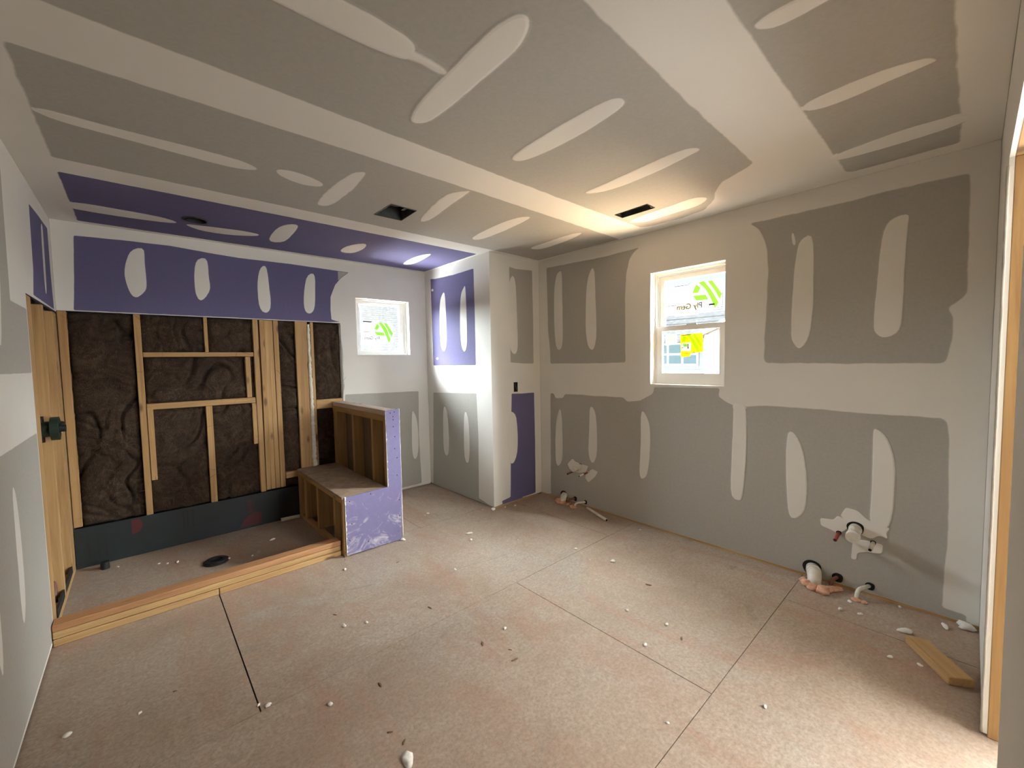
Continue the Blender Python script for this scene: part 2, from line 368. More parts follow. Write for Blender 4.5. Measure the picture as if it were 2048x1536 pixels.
# bare-board areas (g grey, p purple) and compound stripes (s) on each surface, in metres on that surface
PATCH = {
 'C': [
  ('g',0.02,0.03,[(0.14,-1.215),(2.6,-1.215),(2.95,-1.22),(3.2,-1.215),(3.5,-1.2),(3.51,-2.155),(1.8,-2.18),(0.14,-2.17)]),
  ('g',0.02,0.03,[(0.15,-2.45),(1.7,-2.435),(2.6,-2.43),(3.36,-2.44),(3.4,-2.52),(3.41,-2.75),(3.37,-2.93),(3.22,-3.06),(3.12,-3.1),(2.98,-3.2),(2.9,-3.36),(2.86,-3.4),(2.2,-3.41),(1.2,-3.44),(0.15,-3.44)]),
  ('p',0.02,0.02,[(0.14,-1.015),(2.845,-1.02),(2.85,-0.045),(0.14,-0.05)]),
  ('s',0.2,0.02,[(0.138,-1.719),(0.174,-1.745),(0.394,-1.738),(0.825,-1.754),(0.922,-1.696),(0.886,-1.651),(0.781,-1.622),(0.376,-1.651),(0.185,-1.662)]),
  ('s',0.2,0.02,[(0.979,-1.743),(1.043,-1.781),(1.146,-1.767),(1.239,-1.719),(1.23,-1.66),(1.132,-1.631),(1.021,-1.672)]),
  ('s',0.2,0.03,[(1.345,-2.009),(1.293,-1.951),(1.278,-1.598),(1.294,-1.355),(1.373,-1.397),(1.391,-1.69),(1.365,-1.987)]),
  ('s',0.2,0.03,[(1.92,-2.163),(1.849,-2.067),(1.863,-1.874),(1.967,-1.464),(2.015,-1.572),(1.961,-1.898),(1.934,-2.155)]),
  ('s',0.2,0.02,[(2.526,-2.091),(2.45,-1.991),(2.451,-1.706),(2.502,-1.365),(2.592,-1.399),(2.591,-1.66),(2.558,-1.982)]),
  ('s',0.2,0.02,[(3.11,-2.09),(3.062,-1.985),(3.079,-1.689),(3.094,-1.456),(3.209,-1.503),(3.207,-1.691),(3.17,-1.948)]),
  ('s',0.2,0.012,[(0.104,-0.439),(0.164,-0.509),(0.388,-0.506),(0.587,-0.487),(0.666,-0.418),(0.619,-0.367),(0.36,-0.328),(0.101,-0.341)]),
  ('s',0.2,0.012,[(0.686,-0.407),(0.769,-0.432),(1.021,-0.486),(1.155,-0.467),(1.151,-0.398),(0.984,-0.298),(0.796,-0.292)]),
  ('s',0.2,0.012,[(1.239,-0.275),(1.212,-0.729),(1.27,-0.876),(1.331,-0.883),(1.352,-0.574),(1.353,-0.328)]),
  ('s',0.2,0.012,[(1.801,-0.316),(1.79,-0.577),(1.892,-0.753),(1.95,-0.561),(1.929,-0.326)]),
  ('s',0.2,0.012,[(2.475,-0.191),(2.426,-0.595),(2.501,-0.817),(2.55,-0.568),(2.577,-0.269)]),
  ('s',0.2,0.02,[(1.281,-3.28),(1.307,-3.295),(1.339,-3.274),(1.378,-3.188),(1.376,-3.049),(1.382,-2.772),(1.368,-2.622),(1.321,-2.578),(1.294,-2.607),(1.267,-2.717),(1.263,-2.952),(1.259,-3.128),(1.263,-3.222)]),
  ('s',0.2,0.02,[(1.859,-3.26),(1.898,-3.251),(1.921,-3.183),(1.946,-2.98),(1.938,-2.735),(1.908,-2.622),(1.851,-2.609),(1.828,-2.707),(1.815,-2.975),(1.821,-3.156),(1.832,-3.232)]),
  ('s',0.2,0.02,[(2.505,-3.291),(2.521,-3.221),(2.559,-3.039),(2.58,-2.807),(2.557,-2.647),(2.48,-2.564),(2.477,-2.704),(2.453,-2.951),(2.433,-3.134),(2.443,-3.258)]),
  ('s',0.2,0.02,[(3.162,-3.052),(3.089,-2.992),(3.108,-2.832),(3.129,-2.578),(3.173,-2.434),(3.287,-2.526),(3.259,-2.774),(3.254,-2.951)]),
  ('s',0.2,0.02,[(0.677,-2.868),(0.734,-2.869),(0.871,-2.868),(0.976,-2.872),(1.105,-2.89),(1.134,-2.912),(1.128,-2.96),(1.097,-2.989),(1.017,-2.998),(0.883,-2.997),(0.806,-2.992)]),
  ('s',0.2,0.04,[(1.1,-2.901),(1.149,-2.912),(1.266,-2.915),(1.257,-2.948),(1.16,-2.958),(1.091,-2.951)]),
  ('s',0.2,0.02,[(2.478,-3.699),(2.442,-3.774),(2.438,-3.938),(2.465,-4.065),(2.519,-4.096),(2.528,-4.074),(2.537,-3.969),(2.564,-3.816),(2.54,-3.72)]),
  ('s',0.2,0.02,[(3.103,-3.673),(3.07,-3.807),(3.035,-4.002),(3.074,-4.172),(3.176,-4.171),(3.204,-3.991),(3.195,-3.75),(3.168,-3.692)]),
  ('s',0.2,0.02,[(1.859,-3.721),(1.847,-3.759),(1.848,-3.835),(1.895,-3.951),(1.929,-3.957),(1.925,-3.89),(1.928,-3.829),(1.924,-3.764),(1.889,-3.726)]),
  ('g',0.02,0.03,[(1,-3.71),(2.2,-3.7),(3,-3.7),(3.38,-3.7),(3.42,-3.72),(3.42,-4.13),(3.2,-4.14),(1,-4.14)]),
 ],
 'B': [
  ('g',0.02,0.02,[(-1.278,2.354),(-1.649,2.341),(-2.016,2.33),(-2.332,2.337),(-2.28,2.311),(-2.237,2.261),(-2.208,2.153),(-2.193,1.94),(-2.196,1.387),(-1.816,1.381),(-1.316,1.384),(-1.312,1.522),(-1.288,1.752)]),
  ('g',0.02,0.025,[(-3.167,2.321),(-3.454,2.316),(-3.7,2.315),(-3.913,2.322),(-4.171,2.314),(-4.177,1.942),(-4.176,1.716),(-4.142,1.674),(-4.12,1.662),(-4.117,1.641),(-4.132,1.609),(-4.135,1.488),(-4.11,1.367),(-3.72,1.367),(-3.275,1.374),(-3.265,1.411),(-3.273,1.684),(-3.283,1.983),(-3.273,2.122),(-3.254,2.198),(-3.223,2.264)]),
  ('g',0.02,0.02,[(-1.311,1.081),(-1.359,1.078),(-1.379,1.033),(-1.479,1.039),(-1.506,1.08),(-2.175,1.081),(-2.214,1.049),(-2.33,1.064),(-2.427,1.112),(-2.459,1.138),(-2.459,1.183),(-2.983,1.194),(-2.973,1.132),(-3.032,1.092),(-3.099,1.06),(-3.273,1.086),(-3.497,1.086),(-3.807,1.076),(-4.111,1.078),(-4.13,1.053),(-4.136,0.977),(-4.146,0.485),(-4.134,0.057),(-4.223,0.056),(-4.227,0.02),(-3.972,-0.001),(-3.495,-0.002),(-2.847,-0.004),(-1.918,0.008),(-1.299,0.027)]),
  ('s',0.2,0.012,[(-1.453,2.29),(-1.485,2.289),(-1.486,1.91),(-1.487,1.566),(-1.44,1.508),(-1.388,1.55),(-1.372,1.846),(-1.377,2.134),(-1.413,2.267)]),
  ('s',0.2,0.012,[(-1.875,2.272),(-1.884,1.978),(-1.897,1.622),(-1.857,1.496),(-1.8,1.525),(-1.766,1.667),(-1.776,2.079),(-1.818,2.228)]),
  ('s',0.2,0.012,[(-3.529,2.172),(-3.532,1.87),(-3.531,1.661),(-3.513,1.519),(-3.466,1.452),(-3.433,1.494),(-3.415,1.553),(-3.424,1.886),(-3.442,2.096),(-3.465,2.15)]),
  ('s',0.2,0.012,[(-3.421,2.204),(-3.436,2.119),(-3.417,2.123),(-3.41,2.19)]),
  ('s',0.2,0.012,[(-3.958,2.179),(-3.948,2.112),(-3.941,1.871),(-3.941,1.624),(-3.931,1.537),(-3.866,1.507),(-3.826,1.543),(-3.821,1.595),(-3.833,1.889),(-3.847,2.099),(-3.879,2.168)]),
  ('s',0.2,0.012,[(-1.432,0.95),(-1.463,0.866),(-1.471,0.466),(-1.442,0.364),(-1.395,0.33),(-1.368,0.393),(-1.374,0.756)]),
  ('s',0.2,0.012,[(-1.841,0.979),(-1.886,0.903),(-1.894,0.571),(-1.871,0.477),(-1.83,0.432),(-1.784,0.516),(-1.804,0.801),(-1.806,0.967)]),
  ('s',0.2,0.012,[(-2.34,0.984),(-2.382,0.966),(-2.427,0.866),(-2.432,0.702),(-2.409,0.449),(-2.363,0.392),(-2.325,0.411),(-2.344,0.69)]),
  ('s',0.2,0.012,[(-3.073,1.091),(-3.158,1.096),(-3.162,0.97),(-3.165,0.734),(-3.146,0.426),(-3.127,0.389),(-3.06,0.406),(-3.07,0.719),(-3.077,1.005)]),
  ('s',0.2,0.012,[(-3.404,0.921),(-3.443,0.929),(-3.493,0.838),(-3.523,0.649),(-3.52,0.426),(-3.466,0.353),(-3.421,0.364),(-3.405,0.635)]),
  ('s',0.2,0.012,[(-3.833,0.98),(-3.846,0.993),(-3.89,0.96),(-3.93,0.835),(-3.935,0.667),(-3.924,0.439),(-3.877,0.399),(-3.828,0.435),(-3.834,0.55),(-3.836,0.778)]),
  ('s',0.014,0.006,[(-3.72,0.497),(-3.774,0.493),(-3.823,0.449),(-3.922,0.427),(-3.903,0.395),(-3.915,0.361),(-3.878,0.373),(-3.839,0.34),(-3.794,0.35),(-3.739,0.395),(-3.695,0.441)]),
  ('s',0.014,0.006,[(-3.594,0.398),(-3.664,0.405),(-3.681,0.437),(-3.736,0.416),(-3.73,0.368),(-3.69,0.324),(-3.645,0.342),(-3.6,0.351)]),
  ('s',0.014,0.006,[(-3.757,0.314),(-3.824,0.323),(-3.892,0.324),(-3.889,0.267),(-3.821,0.256),(-3.78,0.236),(-3.777,0.191),(-3.751,0.189)]),
  ('s',0.014,0.006,[(-1.528,0.38),(-1.594,0.446),(-1.631,0.422),(-1.705,0.41),(-1.789,0.406),(-1.759,0.342),(-1.673,0.316),(-1.56,0.325)]),
  ('s',0.014,0.006,[(-1.758,0.337),(-1.835,0.386),(-1.898,0.369),(-1.864,0.315),(-1.787,0.246),(-1.752,0.278)]),
 ],
 'A': [
  ('p',0.015,0.012,[(0.112,2.345),(0.347,2.356),(0.637,2.361),(0.917,2.343),(1.084,2.336),(1.478,2.341),(1.879,2.334),(2.01,2.331),(1.934,2.268),(1.873,2.193),(1.825,2.072),(1.82,1.946),(1.825,1.854),(1.906,1.834),(1.809,1.791),(1.716,1.787),(0.085,1.719),(0.098,2.038)]),
  ('s',0.2,0.01,[(0.48,2.327),(0.474,2.208),(0.48,2.04),(0.466,1.99),(0.415,1.937),(0.381,1.967),(0.355,2.093),(0.368,2.193),(0.401,2.296)]),
  ('s',0.2,0.01,[(0.865,2.311),(0.864,2.154),(0.875,2.042),(0.807,1.939),(0.771,1.992),(0.769,2.142),(0.785,2.279)]),
  ('s',0.2,0.01,[(1.288,2.31),(1.299,2.132),(1.31,1.934),(1.268,1.874),(1.212,1.914),(1.206,2.122),(1.232,2.272)]),
  ('s',0.2,0.01,[(1.692,2.291),(1.685,2.121),(1.677,1.946),(1.63,1.891),(1.579,1.921),(1.581,2.078),(1.615,2.258)]),
  ('g',0.012,0.012,[(1.926,1.112),(2.293,1.103),(2.751,1.095),(2.739,0.586),(2.754,0.067),(2.752,0.033),(2.484,0.028),(1.881,0.029)]),
  ('s',0.2,0.01,[(2.668,0.897),(2.727,0.772),(2.733,0.408),(2.685,0.307),(2.644,0.377),(2.653,0.819)]),
 ],
 'CL': [
  ('p',0.012,0.01,[(-0.122,2.348),(-0.216,2.334),(-0.558,2.321),(-0.922,2.324),(-0.927,1.825),(-0.926,1.384),(-0.56,1.38),(-0.132,1.382),(-0.129,1.893)]),
  ('g',0.012,0.01,[(-0.115,1.075),(-0.547,1.089),(-0.923,1.102),(-0.94,0.684),(-0.924,0.047),(-1.06,0.02),(-1.059,-0.011),(-0.057,0.012)]),
  ('s',0.2,0.008,[(-0.369,2.166),(-0.408,2.161),(-0.422,1.868),(-0.419,1.596),(-0.355,1.512),(-0.29,1.601),(-0.284,1.879),(-0.305,2.089)]),
  ('s',0.2,0.008,[(-0.766,2.178),(-0.783,2.176),(-0.794,1.836),(-0.792,1.581),(-0.737,1.502),(-0.679,1.586),(-0.672,1.847),(-0.693,2.103)]),
  ('s',0.2,0.008,[(-0.308,0.968),(-0.403,0.875),(-0.411,0.448),(-0.358,0.373),(-0.291,0.429)]),
  ('s',0.2,0.008,[(-0.704,0.941),(-0.788,0.85),(-0.788,0.427),(-0.741,0.356),(-0.682,0.431)]),
  ('s',0.2,0.004,[(-0.158,2.238),(-0.189,2.218),(-0.156,2.2),(-0.126,2.226)]),
  ('s',0.2,0.004,[(-0.222,1.476),(-0.252,1.459),(-0.22,1.437),(-0.189,1.46)]),
 ],
 'CF': [
  ('g',0.012,0.01,[(3.123,2.334),(3.202,2.32),(3.437,2.336),(3.441,1.834),(3.438,1.387),(3.282,1.39),(3.119,1.403),(3.123,1.818)]),
  ('p',0.012,0.01,[(3.125,1.096),(3.275,1.086),(3.439,1.086),(3.443,0.587),(3.439,0.029),(3.25,0.026),(2.98,0.02),(2.974,0.052),(3.086,0.065),(3.107,0.635)]),
  ('s',0.2,0.01,[(3.127,2.243),(3.207,2.253),(3.216,1.823),(3.223,1.55),(3.188,1.476),(3.115,1.51),(3.092,1.864)]),
  ('s',0.2,0.01,[(3.093,0.896),(3.134,0.922),(3.193,0.85),(3.199,0.51),(3.134,0.384),(3.075,0.415),(3.068,0.69)]),
 ],
 'L': [
  ('p',0.012,0.012,[(-0.73,2.326),(-0.453,2.339),(-0.105,2.345),(-0.115,2.041),(-0.087,1.808),(-0.506,1.796),(-0.817,1.804),(-0.761,1.963)]),
  ('s',0.2,0.01,[(-0.372,2.313),(-0.305,2.323),(-0.322,2.1),(-0.348,1.896),(-0.395,1.875),(-0.406,1.964),(-0.393,2.176)]),
  ('s',0.2,0.01,[(-1.666,0.965),(-1.607,0.932),(-1.579,0.714),(-1.594,0.457),(-1.661,0.37),(-1.681,0.463),(-1.673,0.715)]),
 ],
}

# ---------------------------------------------------------------- the setting: floor
floor = box('floor', -.2, W+.2, -6.2, .2, -.30, -.019, M_DARK, kind='structure')
rows = [(.15, -1.07, (-.2, 2.13, W+.2)), (-1.07, -2.29, (-.2, .702, 3.14, W+.2)), (-2.29, -3.51, (-.2, 2.128, W+.2)), (-3.51, -4.73, (-.2, .70, 3.14, W+.2)), (-4.73, -6.2, (-.2, 2.13, W+.2))]
for k, (ya, yb, xs) in enumerate(rows):
    for j, (a, b) in enumerate(zip(xs, xs[1:])):
        gap = .0040 if (k == 1 and j == 0) else .0020
        box('floor_panel', a+gap, b-gap, yb+.0018, ya-.0018, -.018, 0.0, M_FLOOR, floor)

# ---------------------------------------------------------------- ceiling
vent1 = [(1.652, -1.425), (1.858, -1.430), (1.846, -1.678), (1.657, -1.680)]
vent2 = [(2.962, -2.475), (3.062, -2.475), (3.062, -2.735), (2.955, -2.735)]
can = [(.745+.072*math.cos(2*math.pi*k/28), -.553+.072*math.sin(2*math.pi*k/28)) for k in range(28)]
ceiling = plate('ceiling', 'C', [rect(-.2, W+.2, -6.2, .2), vent1, vent2, can], -.0135, -.16, M_GREY, kind='structure')
cyl = [(.0, -1.09, M_PURP, [can]), (-1.0915, -2.308, M_GREY, [vent1]), (-2.3095, -3.526, M_GREY, [vent2]), (-3.5275, -4.27, M_GREY, [])]
for a, b, mm, hs in cyl: plate('drywall_panel', 'C', [rect(0, W, b, a)]+hs, 0, -.0127, mm, ceiling)
coat(ceiling, 'C', rect(.001, W-.001, -4.268, -.001), PATCH['C'])
plate('hall_ceiling', 'C', [rect(-.2, W+.2, -6.2, -4.388)], 0, -.0127, M_MUD, ceiling)
box('roof_deck', -.3, W+.3, -6.3, .3, H+.17, H+.20, M_DARK, ceiling)

# ---------------------------------------------------------------- wall_right: the long wall with the tall window
WB = (-3.016, -2.428, 1.204, 2.112)                       # y0 y1 z0 z1 of the opening
wall_right = plate('wall_right', 'B', [rect(-4.40, .13, 0, H+.02), rect(*WB)], -.0135, -.135, M_MUD, kind='structure')
for u0, u1, v0, v1 in ((-4.27, -1.166, .014, 1.2025), (-4.27, WB[0], 1.2035, H), (WB[1], -1.166, 1.2035, H), (WB[0]+.0005, WB[1]-.0005, WB[3], H)):
    plate('drywall_panel', 'B', [rect(u0, u1, v0, v1)], 0, -.0127, M_GREY, wall_right)
coat(wall_right, 'B', rect(-4.268, -1.168, .016, H-.002), PATCH['B'], [rect(*WB)])
box('sole_plate', W-.004, W+.013, -4.27, -1.166, .0005, .0135, M_WY, wall_right)

# ---------------------------------------------------------------- wall_back: shower framing on the left, small window on the right
WA = (2.064, 2.664, 1.503, 2.092)                         # x0 x1 z0 z1
SX = 1.905                                                # right edge of the open framing
wall_back = plate('wall_back', 'A', [rect(-.14, W+.13, 0, H+.02), rect(*WA)], -.125, -.150, M_MUD, kind='structure')
for u0, u1, v0, v1, mm in ((0, SX, 1.822, H, M_PURP), (SX+.0005, WA[0], 1.222, H, M_GREY), (WA[1], CX, 1.222, H, M_GREY), (WA[0]+.0005, WA[1]-.0005, WA[3], H, M_GREY), (WA[0]+.0005, WA[1]-.0005, 1.222, WA[2], M_GREY), (SX+.0005, CX, .014, 1.2205, M_GREY)):
    plate('drywall_panel', 'A', [rect(u0, u1, v0, v1)], 0, -.0127, mm, wall_back)
edge = [(SX+.001, .016), (CX-.002, .016), (CX-.002, H-.002), (.002, H-.002), (.002, 1.8225), (SX-.002, 1.8225)]
rag = [(SX+.001+.012*noise.noise(Vector((z*9, 3, 1)))+(.014 if 1.2 < z < 1.6 else .004), z) for z in [1.8-.06*i for i in range(14)]]
pa = [q for q in PATCH['A']]
pa[0] = ('p', .010, .008, [(x, max(z, 1.8285)) for x, z in pa[0][3]])
coat(wall_back, 'A', edge+rag, pa, [rect(*WA)])
plate('wall_cavity_panel', 'A', [rect(SX-.005, CX, 0, H), rect(*WA)], -.0135, -.124, M_MUD, wall_back)
def stud(x0, x1, z0, z1, m=M_WZ, dep=.09, y=0.0, nm='stud'): return box(nm, x0, x1, y, y+dep, z0, z1, m, wall_back, .0025)
stud(.002, .046, .296, 1.82); stud(.388, .428, .277, 1.82); stud(.431, .467, .55, 1.111, y=-.006); stud(.812, .836, 1.536, 1.82)
stud(.794, .838, .285, 1.092); stud(1.089, 1.126, 1.144, 1.496); stud(1.120, 1.152, .73, 1.092, y=-.006); stud(1.156, 1.196, .292, 1.82)
stud(1.275, 1.311, .30, 1.82, y=.004); stud(1.315, 1.355, .30, 1.82, y=.002)
stud(1.494, 1.600, .43, 1.82, dep=.038); stud(1.625, 1.652, .425, 1.82)
# the two twisted boards of the cluster: they lean against each other at the top
for x_top, x_bot, yy in ((1.207, 1.200, 0), (1.244, 1.237, .003)):
    bm = bmesh.new(); addbox(bm, 0, .035, yy, yy+.09, .30, 1.82, .0025)
    bmesh.ops.bisect_plane(bm, geom=bm.verts[:]+bm.edges[:]+bm.faces[:], plane_co=(0, 0, 1.3), plane_no=(0, 0, 1))
    for v in bm.verts:
        t = (v.co.z-.3)/1.52; bow = .014*math.sin(math.pi*min(1, max(0, (v.co.z-.6)/1.22)))**2 if yy == 0 else 0
        v.co.x += x_bot+(x_top-x_bot)*t+bow*.3
    bmo('stud', bm, wall_back, M_WZ)
blk = lambda x0, x1, z0, z1: box('blocking', x0, x1, .001, .09, z0, z1, M_WX, wall_back, .0025)
blk(.430, 1.153, 1.499, 1.535); blk(.431, 1.150, 1.094, 1.141); blk(1.654, 1.903, .990, 1.078); blk(1.362, 1.512, .372, .428)
blk(.002, 1.90, .001, .036)
plate('cavity_board', 'A', [rect(0, SX-.006, 0, 1.83)], -.112, -.124, M_DARK, wall_back)
board = box('backer_board', .003, 1.80, -.012, -.001, .002, .288, M_BACK, wall_back)
def ptext(body, pl_mat, size, m, parent, name='printed_text', ext=.0004):
    c = bpy.data.curves.new(name, 'FONT'); c.body = body; c.size = size; c.extrude = ext; c.offset = size*.018; c.align_x = 'LEFT'
    o = bpy.data.objects.new(name, c); COL.objects.link(o); c.materials.append(m); o.parent = parent; o.matrix_world = pl_mat; o.matrix_parent_inverse.identity()
    mm = pl_mat.copy(); mm.translation = mm.translation-base_of(parent); o.matrix_local = mm
    return o
def frame_m(xa, ya, loc, sx=1.0):
    xa, ya = Vector(xa), Vector(ya); mm = Matrix((xa*sx, ya, xa.cross(ya))).transposed().to_4x4(); mm.translation = Vector(loc); return mm
ptext('BARR', frame_m((0, 0, 1), (-1, 0, 0), (1.080, -.0125, .133)), .050, M_INKRED, board)
ptext('LITO', frame_m((0, 0, 1), (-1, 0, 0), (1.135, -.0125, .150)), .048, M_INKBLK, board)
for x0 in (.06, .11, .15): box('printed_stripe', x0, x0+.018, -.0128, -.0119, .05, .23, M_INKBLK, board)
for x0 in (.60, .625, .66): box('printed_stripe', x0, x0+.012, -.0128, -.0119, .13, .27, M_INKBLK, board)
for x0 in (1.29, 1.32, 1.36): box('printed_stripe', x0, x0+.013, -.0128, -.0119, .03, .24, M_INKBLK, board)
plate('printed_emblem', 'A', [[(.30, .165), (.345, .18), (.365, .225), (.35, .28), (.30, .275)]], .0128, .0119, M_INKRED, board)
plate('printed_emblem', 'A', [[(.985, .02), (1.14, .02), (1.155, .125), (1.08, .13), (1.02, .09)]], .0128, .0119, M_INKRED, board)
# fibreglass batts, one in each bay
wisps_v, wisps_f = [], []
def wisp(p, d, n, w):
    global wisps_v, wisps_f
    p = Vector(p); d = Vector(d).normalized(); s0 = len(wisps_v); side = Vector((-d.z, 0, d.x))
    for i in range(n):
        k = w*(1-abs(2*i/(n-1)-1)*.8)
        wisps_v += [tuple(p+side*k), tuple(p-side*k+Vector((0, -k*.6, 0)))]
        turn = random.uniform(-.28, .28); d = Vector((d.x*math.cos(turn)-d.z*math.sin(turn), random.uniform(-.12, .12), d.x*math.sin(turn)+d.z*math.cos(turn))).normalized(); side = Vector((-d.z, 0, d.x))
        p = p+d*random.uniform(.010, .020); p.y = min(max(p.y, -.022), .004)
    for i in range(n-1): a = s0+2*i; wisps_f.append((a, a+1, a+3, a+2))
def batt(x0, x1, z0, z1, seed, bulge=.034):
    nx, nzz = max(6, int((x1-x0)/.009)), max(6, int((z1-z0)/.009)); vs_, fs = [], []
    for j in range(nzz+1):
        for i in range(nx+1):
            u, v = i/nx, j/nzz; x, z = x0+u*(x1-x0), z0+v*(z1-z0)
            e = min(u*(x1-x0), (1-u)*(x1-x0), v*(z1-z0), (1-v)*(z1-z0)); q = Vector((x*4.0, seed*2.3, z*3.2))
            q = q+Vector((noise.noise(q*.9+Vector((9, 1, 4))), 0, noise.noise(q*.9+Vector((2, 7, 3)))))*.8
            rid = abs(noise.noise(q*.75+Vector((5, seed, 2)))); on = min(1, max(0, noise.noise(q*.8+Vector((1, 20+seed, 8)))*2.5+.6))
            rd2 = abs(noise.noise(q*1.7+Vector((15, seed, 12))))
            d = bulge*(min(1, e/.04)**.5)*(1+1.1*noise.noise(q))-.045*on*math.exp(-(rid/.05)**2)-.016*math.exp(-(rd2/.07)**2)+.014*noise.noise(q*3.1)+.007*noise.noise(q*8)
            vs_.append((x+.006*noise.noise(q*2.2), max(.0, .048-d), z+.006*noise.noise(q*2.6)))
    for j in range(nzz):
        for i in range(nx): a = j*(nx+1)+i; fs.append((a, a+1, a+nx+2, a+nx+1))
    pyd('insulation_batt', vs_, fs, wall_back, M_INS, True)
    for _ in range(int(110*(x1-x0)*(z1-z0)/.3)):
        wisp((random.uniform(x0+.015, x1-.015), random.uniform(-.006, .012), random.uniform(z0+.015, z1-.015)), (random.uniform(-1, 1), 0, random.uniform(-1, 1)), random.randint(4, 9), random.uniform(.0004, .0012))
for k, b in enumerate(((.046, .388, .285, 1.821), (.428, .812, 1.536, 1.821), (.836, 1.157, 1.536, 1.821), (.430, 1.089, 1.142, 1.499), (1.126, 1.158, 1.142, 1.499), (.432, .795, .285, 1.093),
                       (.838, 1.157, .285, 1.093), (1.355, 1.495, .43, 1.821), (1.652, 1.903, 1.079, 1.821), (1.652, 1.903, .44, .989), (1.362, 1.51, .285, .371))): batt(*b, seed=k+1)
pyd('loose_fibres', wisps_v, wisps_f, wall_back, M_FIB, kind='stuff')
zs = [.428+i*.012 for i in range(115)]
tube('spray_foam_bead', [(1.612+.004*noise.noise(Vector((z*14, 1, 2)))-.004*(z-.43), -.003, z) for z in zs],
     [max(.004, (.020-.0085*(z-.43)/1.3)*(1+.45*noise.noise(Vector((z*38, 4, 1))))) for z in zs], M_FOAM, wall_back, 10, lumps=.3)

# ---------------------------------------------------------------- wall_left with the open shower studs
wall_left = box('wall_left', -.135, -.105, -6.2, .15, 0, H+.02, M_GREY, kind='structure')
plate('drywall_panel', 'L', [[(-1.045, .014), (-4.27, .014), (-4.27, H), (-1.2205, H), (-1.2205, 1.80), (-1.045, 1.80)]], 0, -.0127, M_GREY, wall_left)
plate('drywall_panel', 'L', [[(-1.2195, 1.801), (-1.2195, H), (-.0005, H), (-.0005, 1.812)]], 0, -.0127, M_PURP, wall_left)
gl = [('g', .012, .010, [(-1.050, 1.722), (-1.050, 1.405), (-4.12, 1.405), (-4.12, 2.30), (-1.37, 2.30), (-1.385, 2.0), (-1.40, 1.722)]),
      ('g', .012, .010, [(-1.050, 1.10), (-1.050, .03), (-4.12, .03), (-4.12, 1.10)]),
      ('s', .2, .012, [(-1.53, 1.90), (-1.60, 1.60), (-1.645, 1.49), (-1.69, 1.60), (-1.67, 1.9), (-1.60, 2.0)]), ('s', .2, .012, [(-1.98, .50), (-2.02, .34), (-2.06, .5), (-2.06, .9), (-2.0, .95)]),
      ('s', .2, .012, [(-2.40, 1.90), (-2.44, 1.55), (-2.48, 1.9), (-2.44, 2.05)])]
coat(wall_left, 'L', [(-1.043, .016), (-4.268, .016), (-4.268, H-.002), (-.002, H-.002), (-.002, 1.813), (-1.041, 1.802)], [(k, r, w, pts) for k, r, w, pts in [('p', .010, .008, [(y, max(z, 1.821)) for y, z in PATCH['L'][0][3]])]+PATCH['L'][1:]+gl])
for y0, y1 in ((-1.043, -1.006), (-1.004, -.905), (-.556, -.516), (-.168, -.098), (-.096, -.001)):
    box('stud', -.090, -.001, y0, y1, .040, 1.80, M_WZ, wall_left, .0025)
box('sole_plate', -.091, -.001, -1.043, -.001, .001, .039, M_WY, wall_left, .002)
box('blocking', -.075, -.037, -.515, -.169, .985, 1.03, M_WY, wall_left, .002)
box('backer_board', -.013, -.002, -.86, -.10, .002, .085, M_BACK, wall_left)
plate('cavity_board', 'L', [rect(-4.27, -.001, 0, H)], -.096, -.104, M_OSB, wall_left)

# ---------------------------------------------------------------- wall_corner: the boxed chase in the far corner
wall_corner = box('wall_corner', CX+.0135, W, -CY+.0135, 0, .0, H, M_GREY, kind='structure')
box('drywall_panel', CX, CX+.0127, -CY, 0, .014, 1.219, M_GREY, wall_corner); box('drywall_panel', CX, CX+.0127, -CY, 0, 1.2205, H, M_PURP, wall_corner)
box('drywall_panel', CX+.013, W, -CY, -CY+.0127, .014, 1.219, M_PURP, wall_corner); box('drywall_panel', CX+.013, W, -CY, -CY+.0127, 1.2205, H, M_GREY, wall_corner)
coat(wall_corner, 'CL', rect(-CY-.0012, -.002, .016, H-.002), PATCH['CL']); coat(wall_corner, 'CF', rect(CX-.0012, W-.002, .016, H-.002), PATCH['CF'])
box('sole_plate', CX+.004, W, -CY+.001, -CY+.013, .0005, .0135, M_WX, wall_corner)

# ---------------------------------------------------------------- wall_front: the wall beside the camera, with the door opening
DX0, DX1, DZ = 1.79, 2.655, 2.085
wall_front = plate('wall_front', 'R', [[(-.135, 0), (DX0-.04, 0), (DX0-.04, DZ+.04), (DX1+.04, DZ+.04), (DX1+.04, 0), (W+.13, 0), (W+.13, H+.02), (-.135, H+.02)]], -.0135, -.104, M_GREY, kind='structure')
gate = [(0, .014), (DX0, .014), (DX0, DZ), (DX1, DZ), (DX1, .014), (W, .014), (W, H), (0, H)]
plate('drywall_panel', 'R', [gate], 0, -.0127, M_MUD, wall_front); plate('drywall_panel', 'R', [gate], -.105, -.1177, M_MUD, wall_front)
for nm, x0, x1, z0, z1, mm in (('stud', DX0-.039, DX0-.001, .001, DZ, M_WZ), ('stud', DX1+.001, DX1+.039, .001, DZ, M_WZ), ('header', DX0-.039, DX1+.039, DZ+.0005, DZ+.039, M_WX)):
    box(nm, x0, x1, -L-.104, -L-.0135, z0, z1, mm, wall_front, .002)
zs = [.016+i*.03 for i in range(69)]
tube('joint_compound', [(DX1-.002+.0012*noise.noise(Vector((z*20, 1, 1))), -L+.0015, z) for z in zs], .0042, M_GREY, wall_front, 8, lumps=.5)
hall = box('wall_hall', -.2, W+.2, -6.3, -6.2, 0, H, M_MUD, kind='structure')
box('wall_hall', W+.14, W+.2, -6.2, -4.40, 0, H, M_MUD, kind='structure')

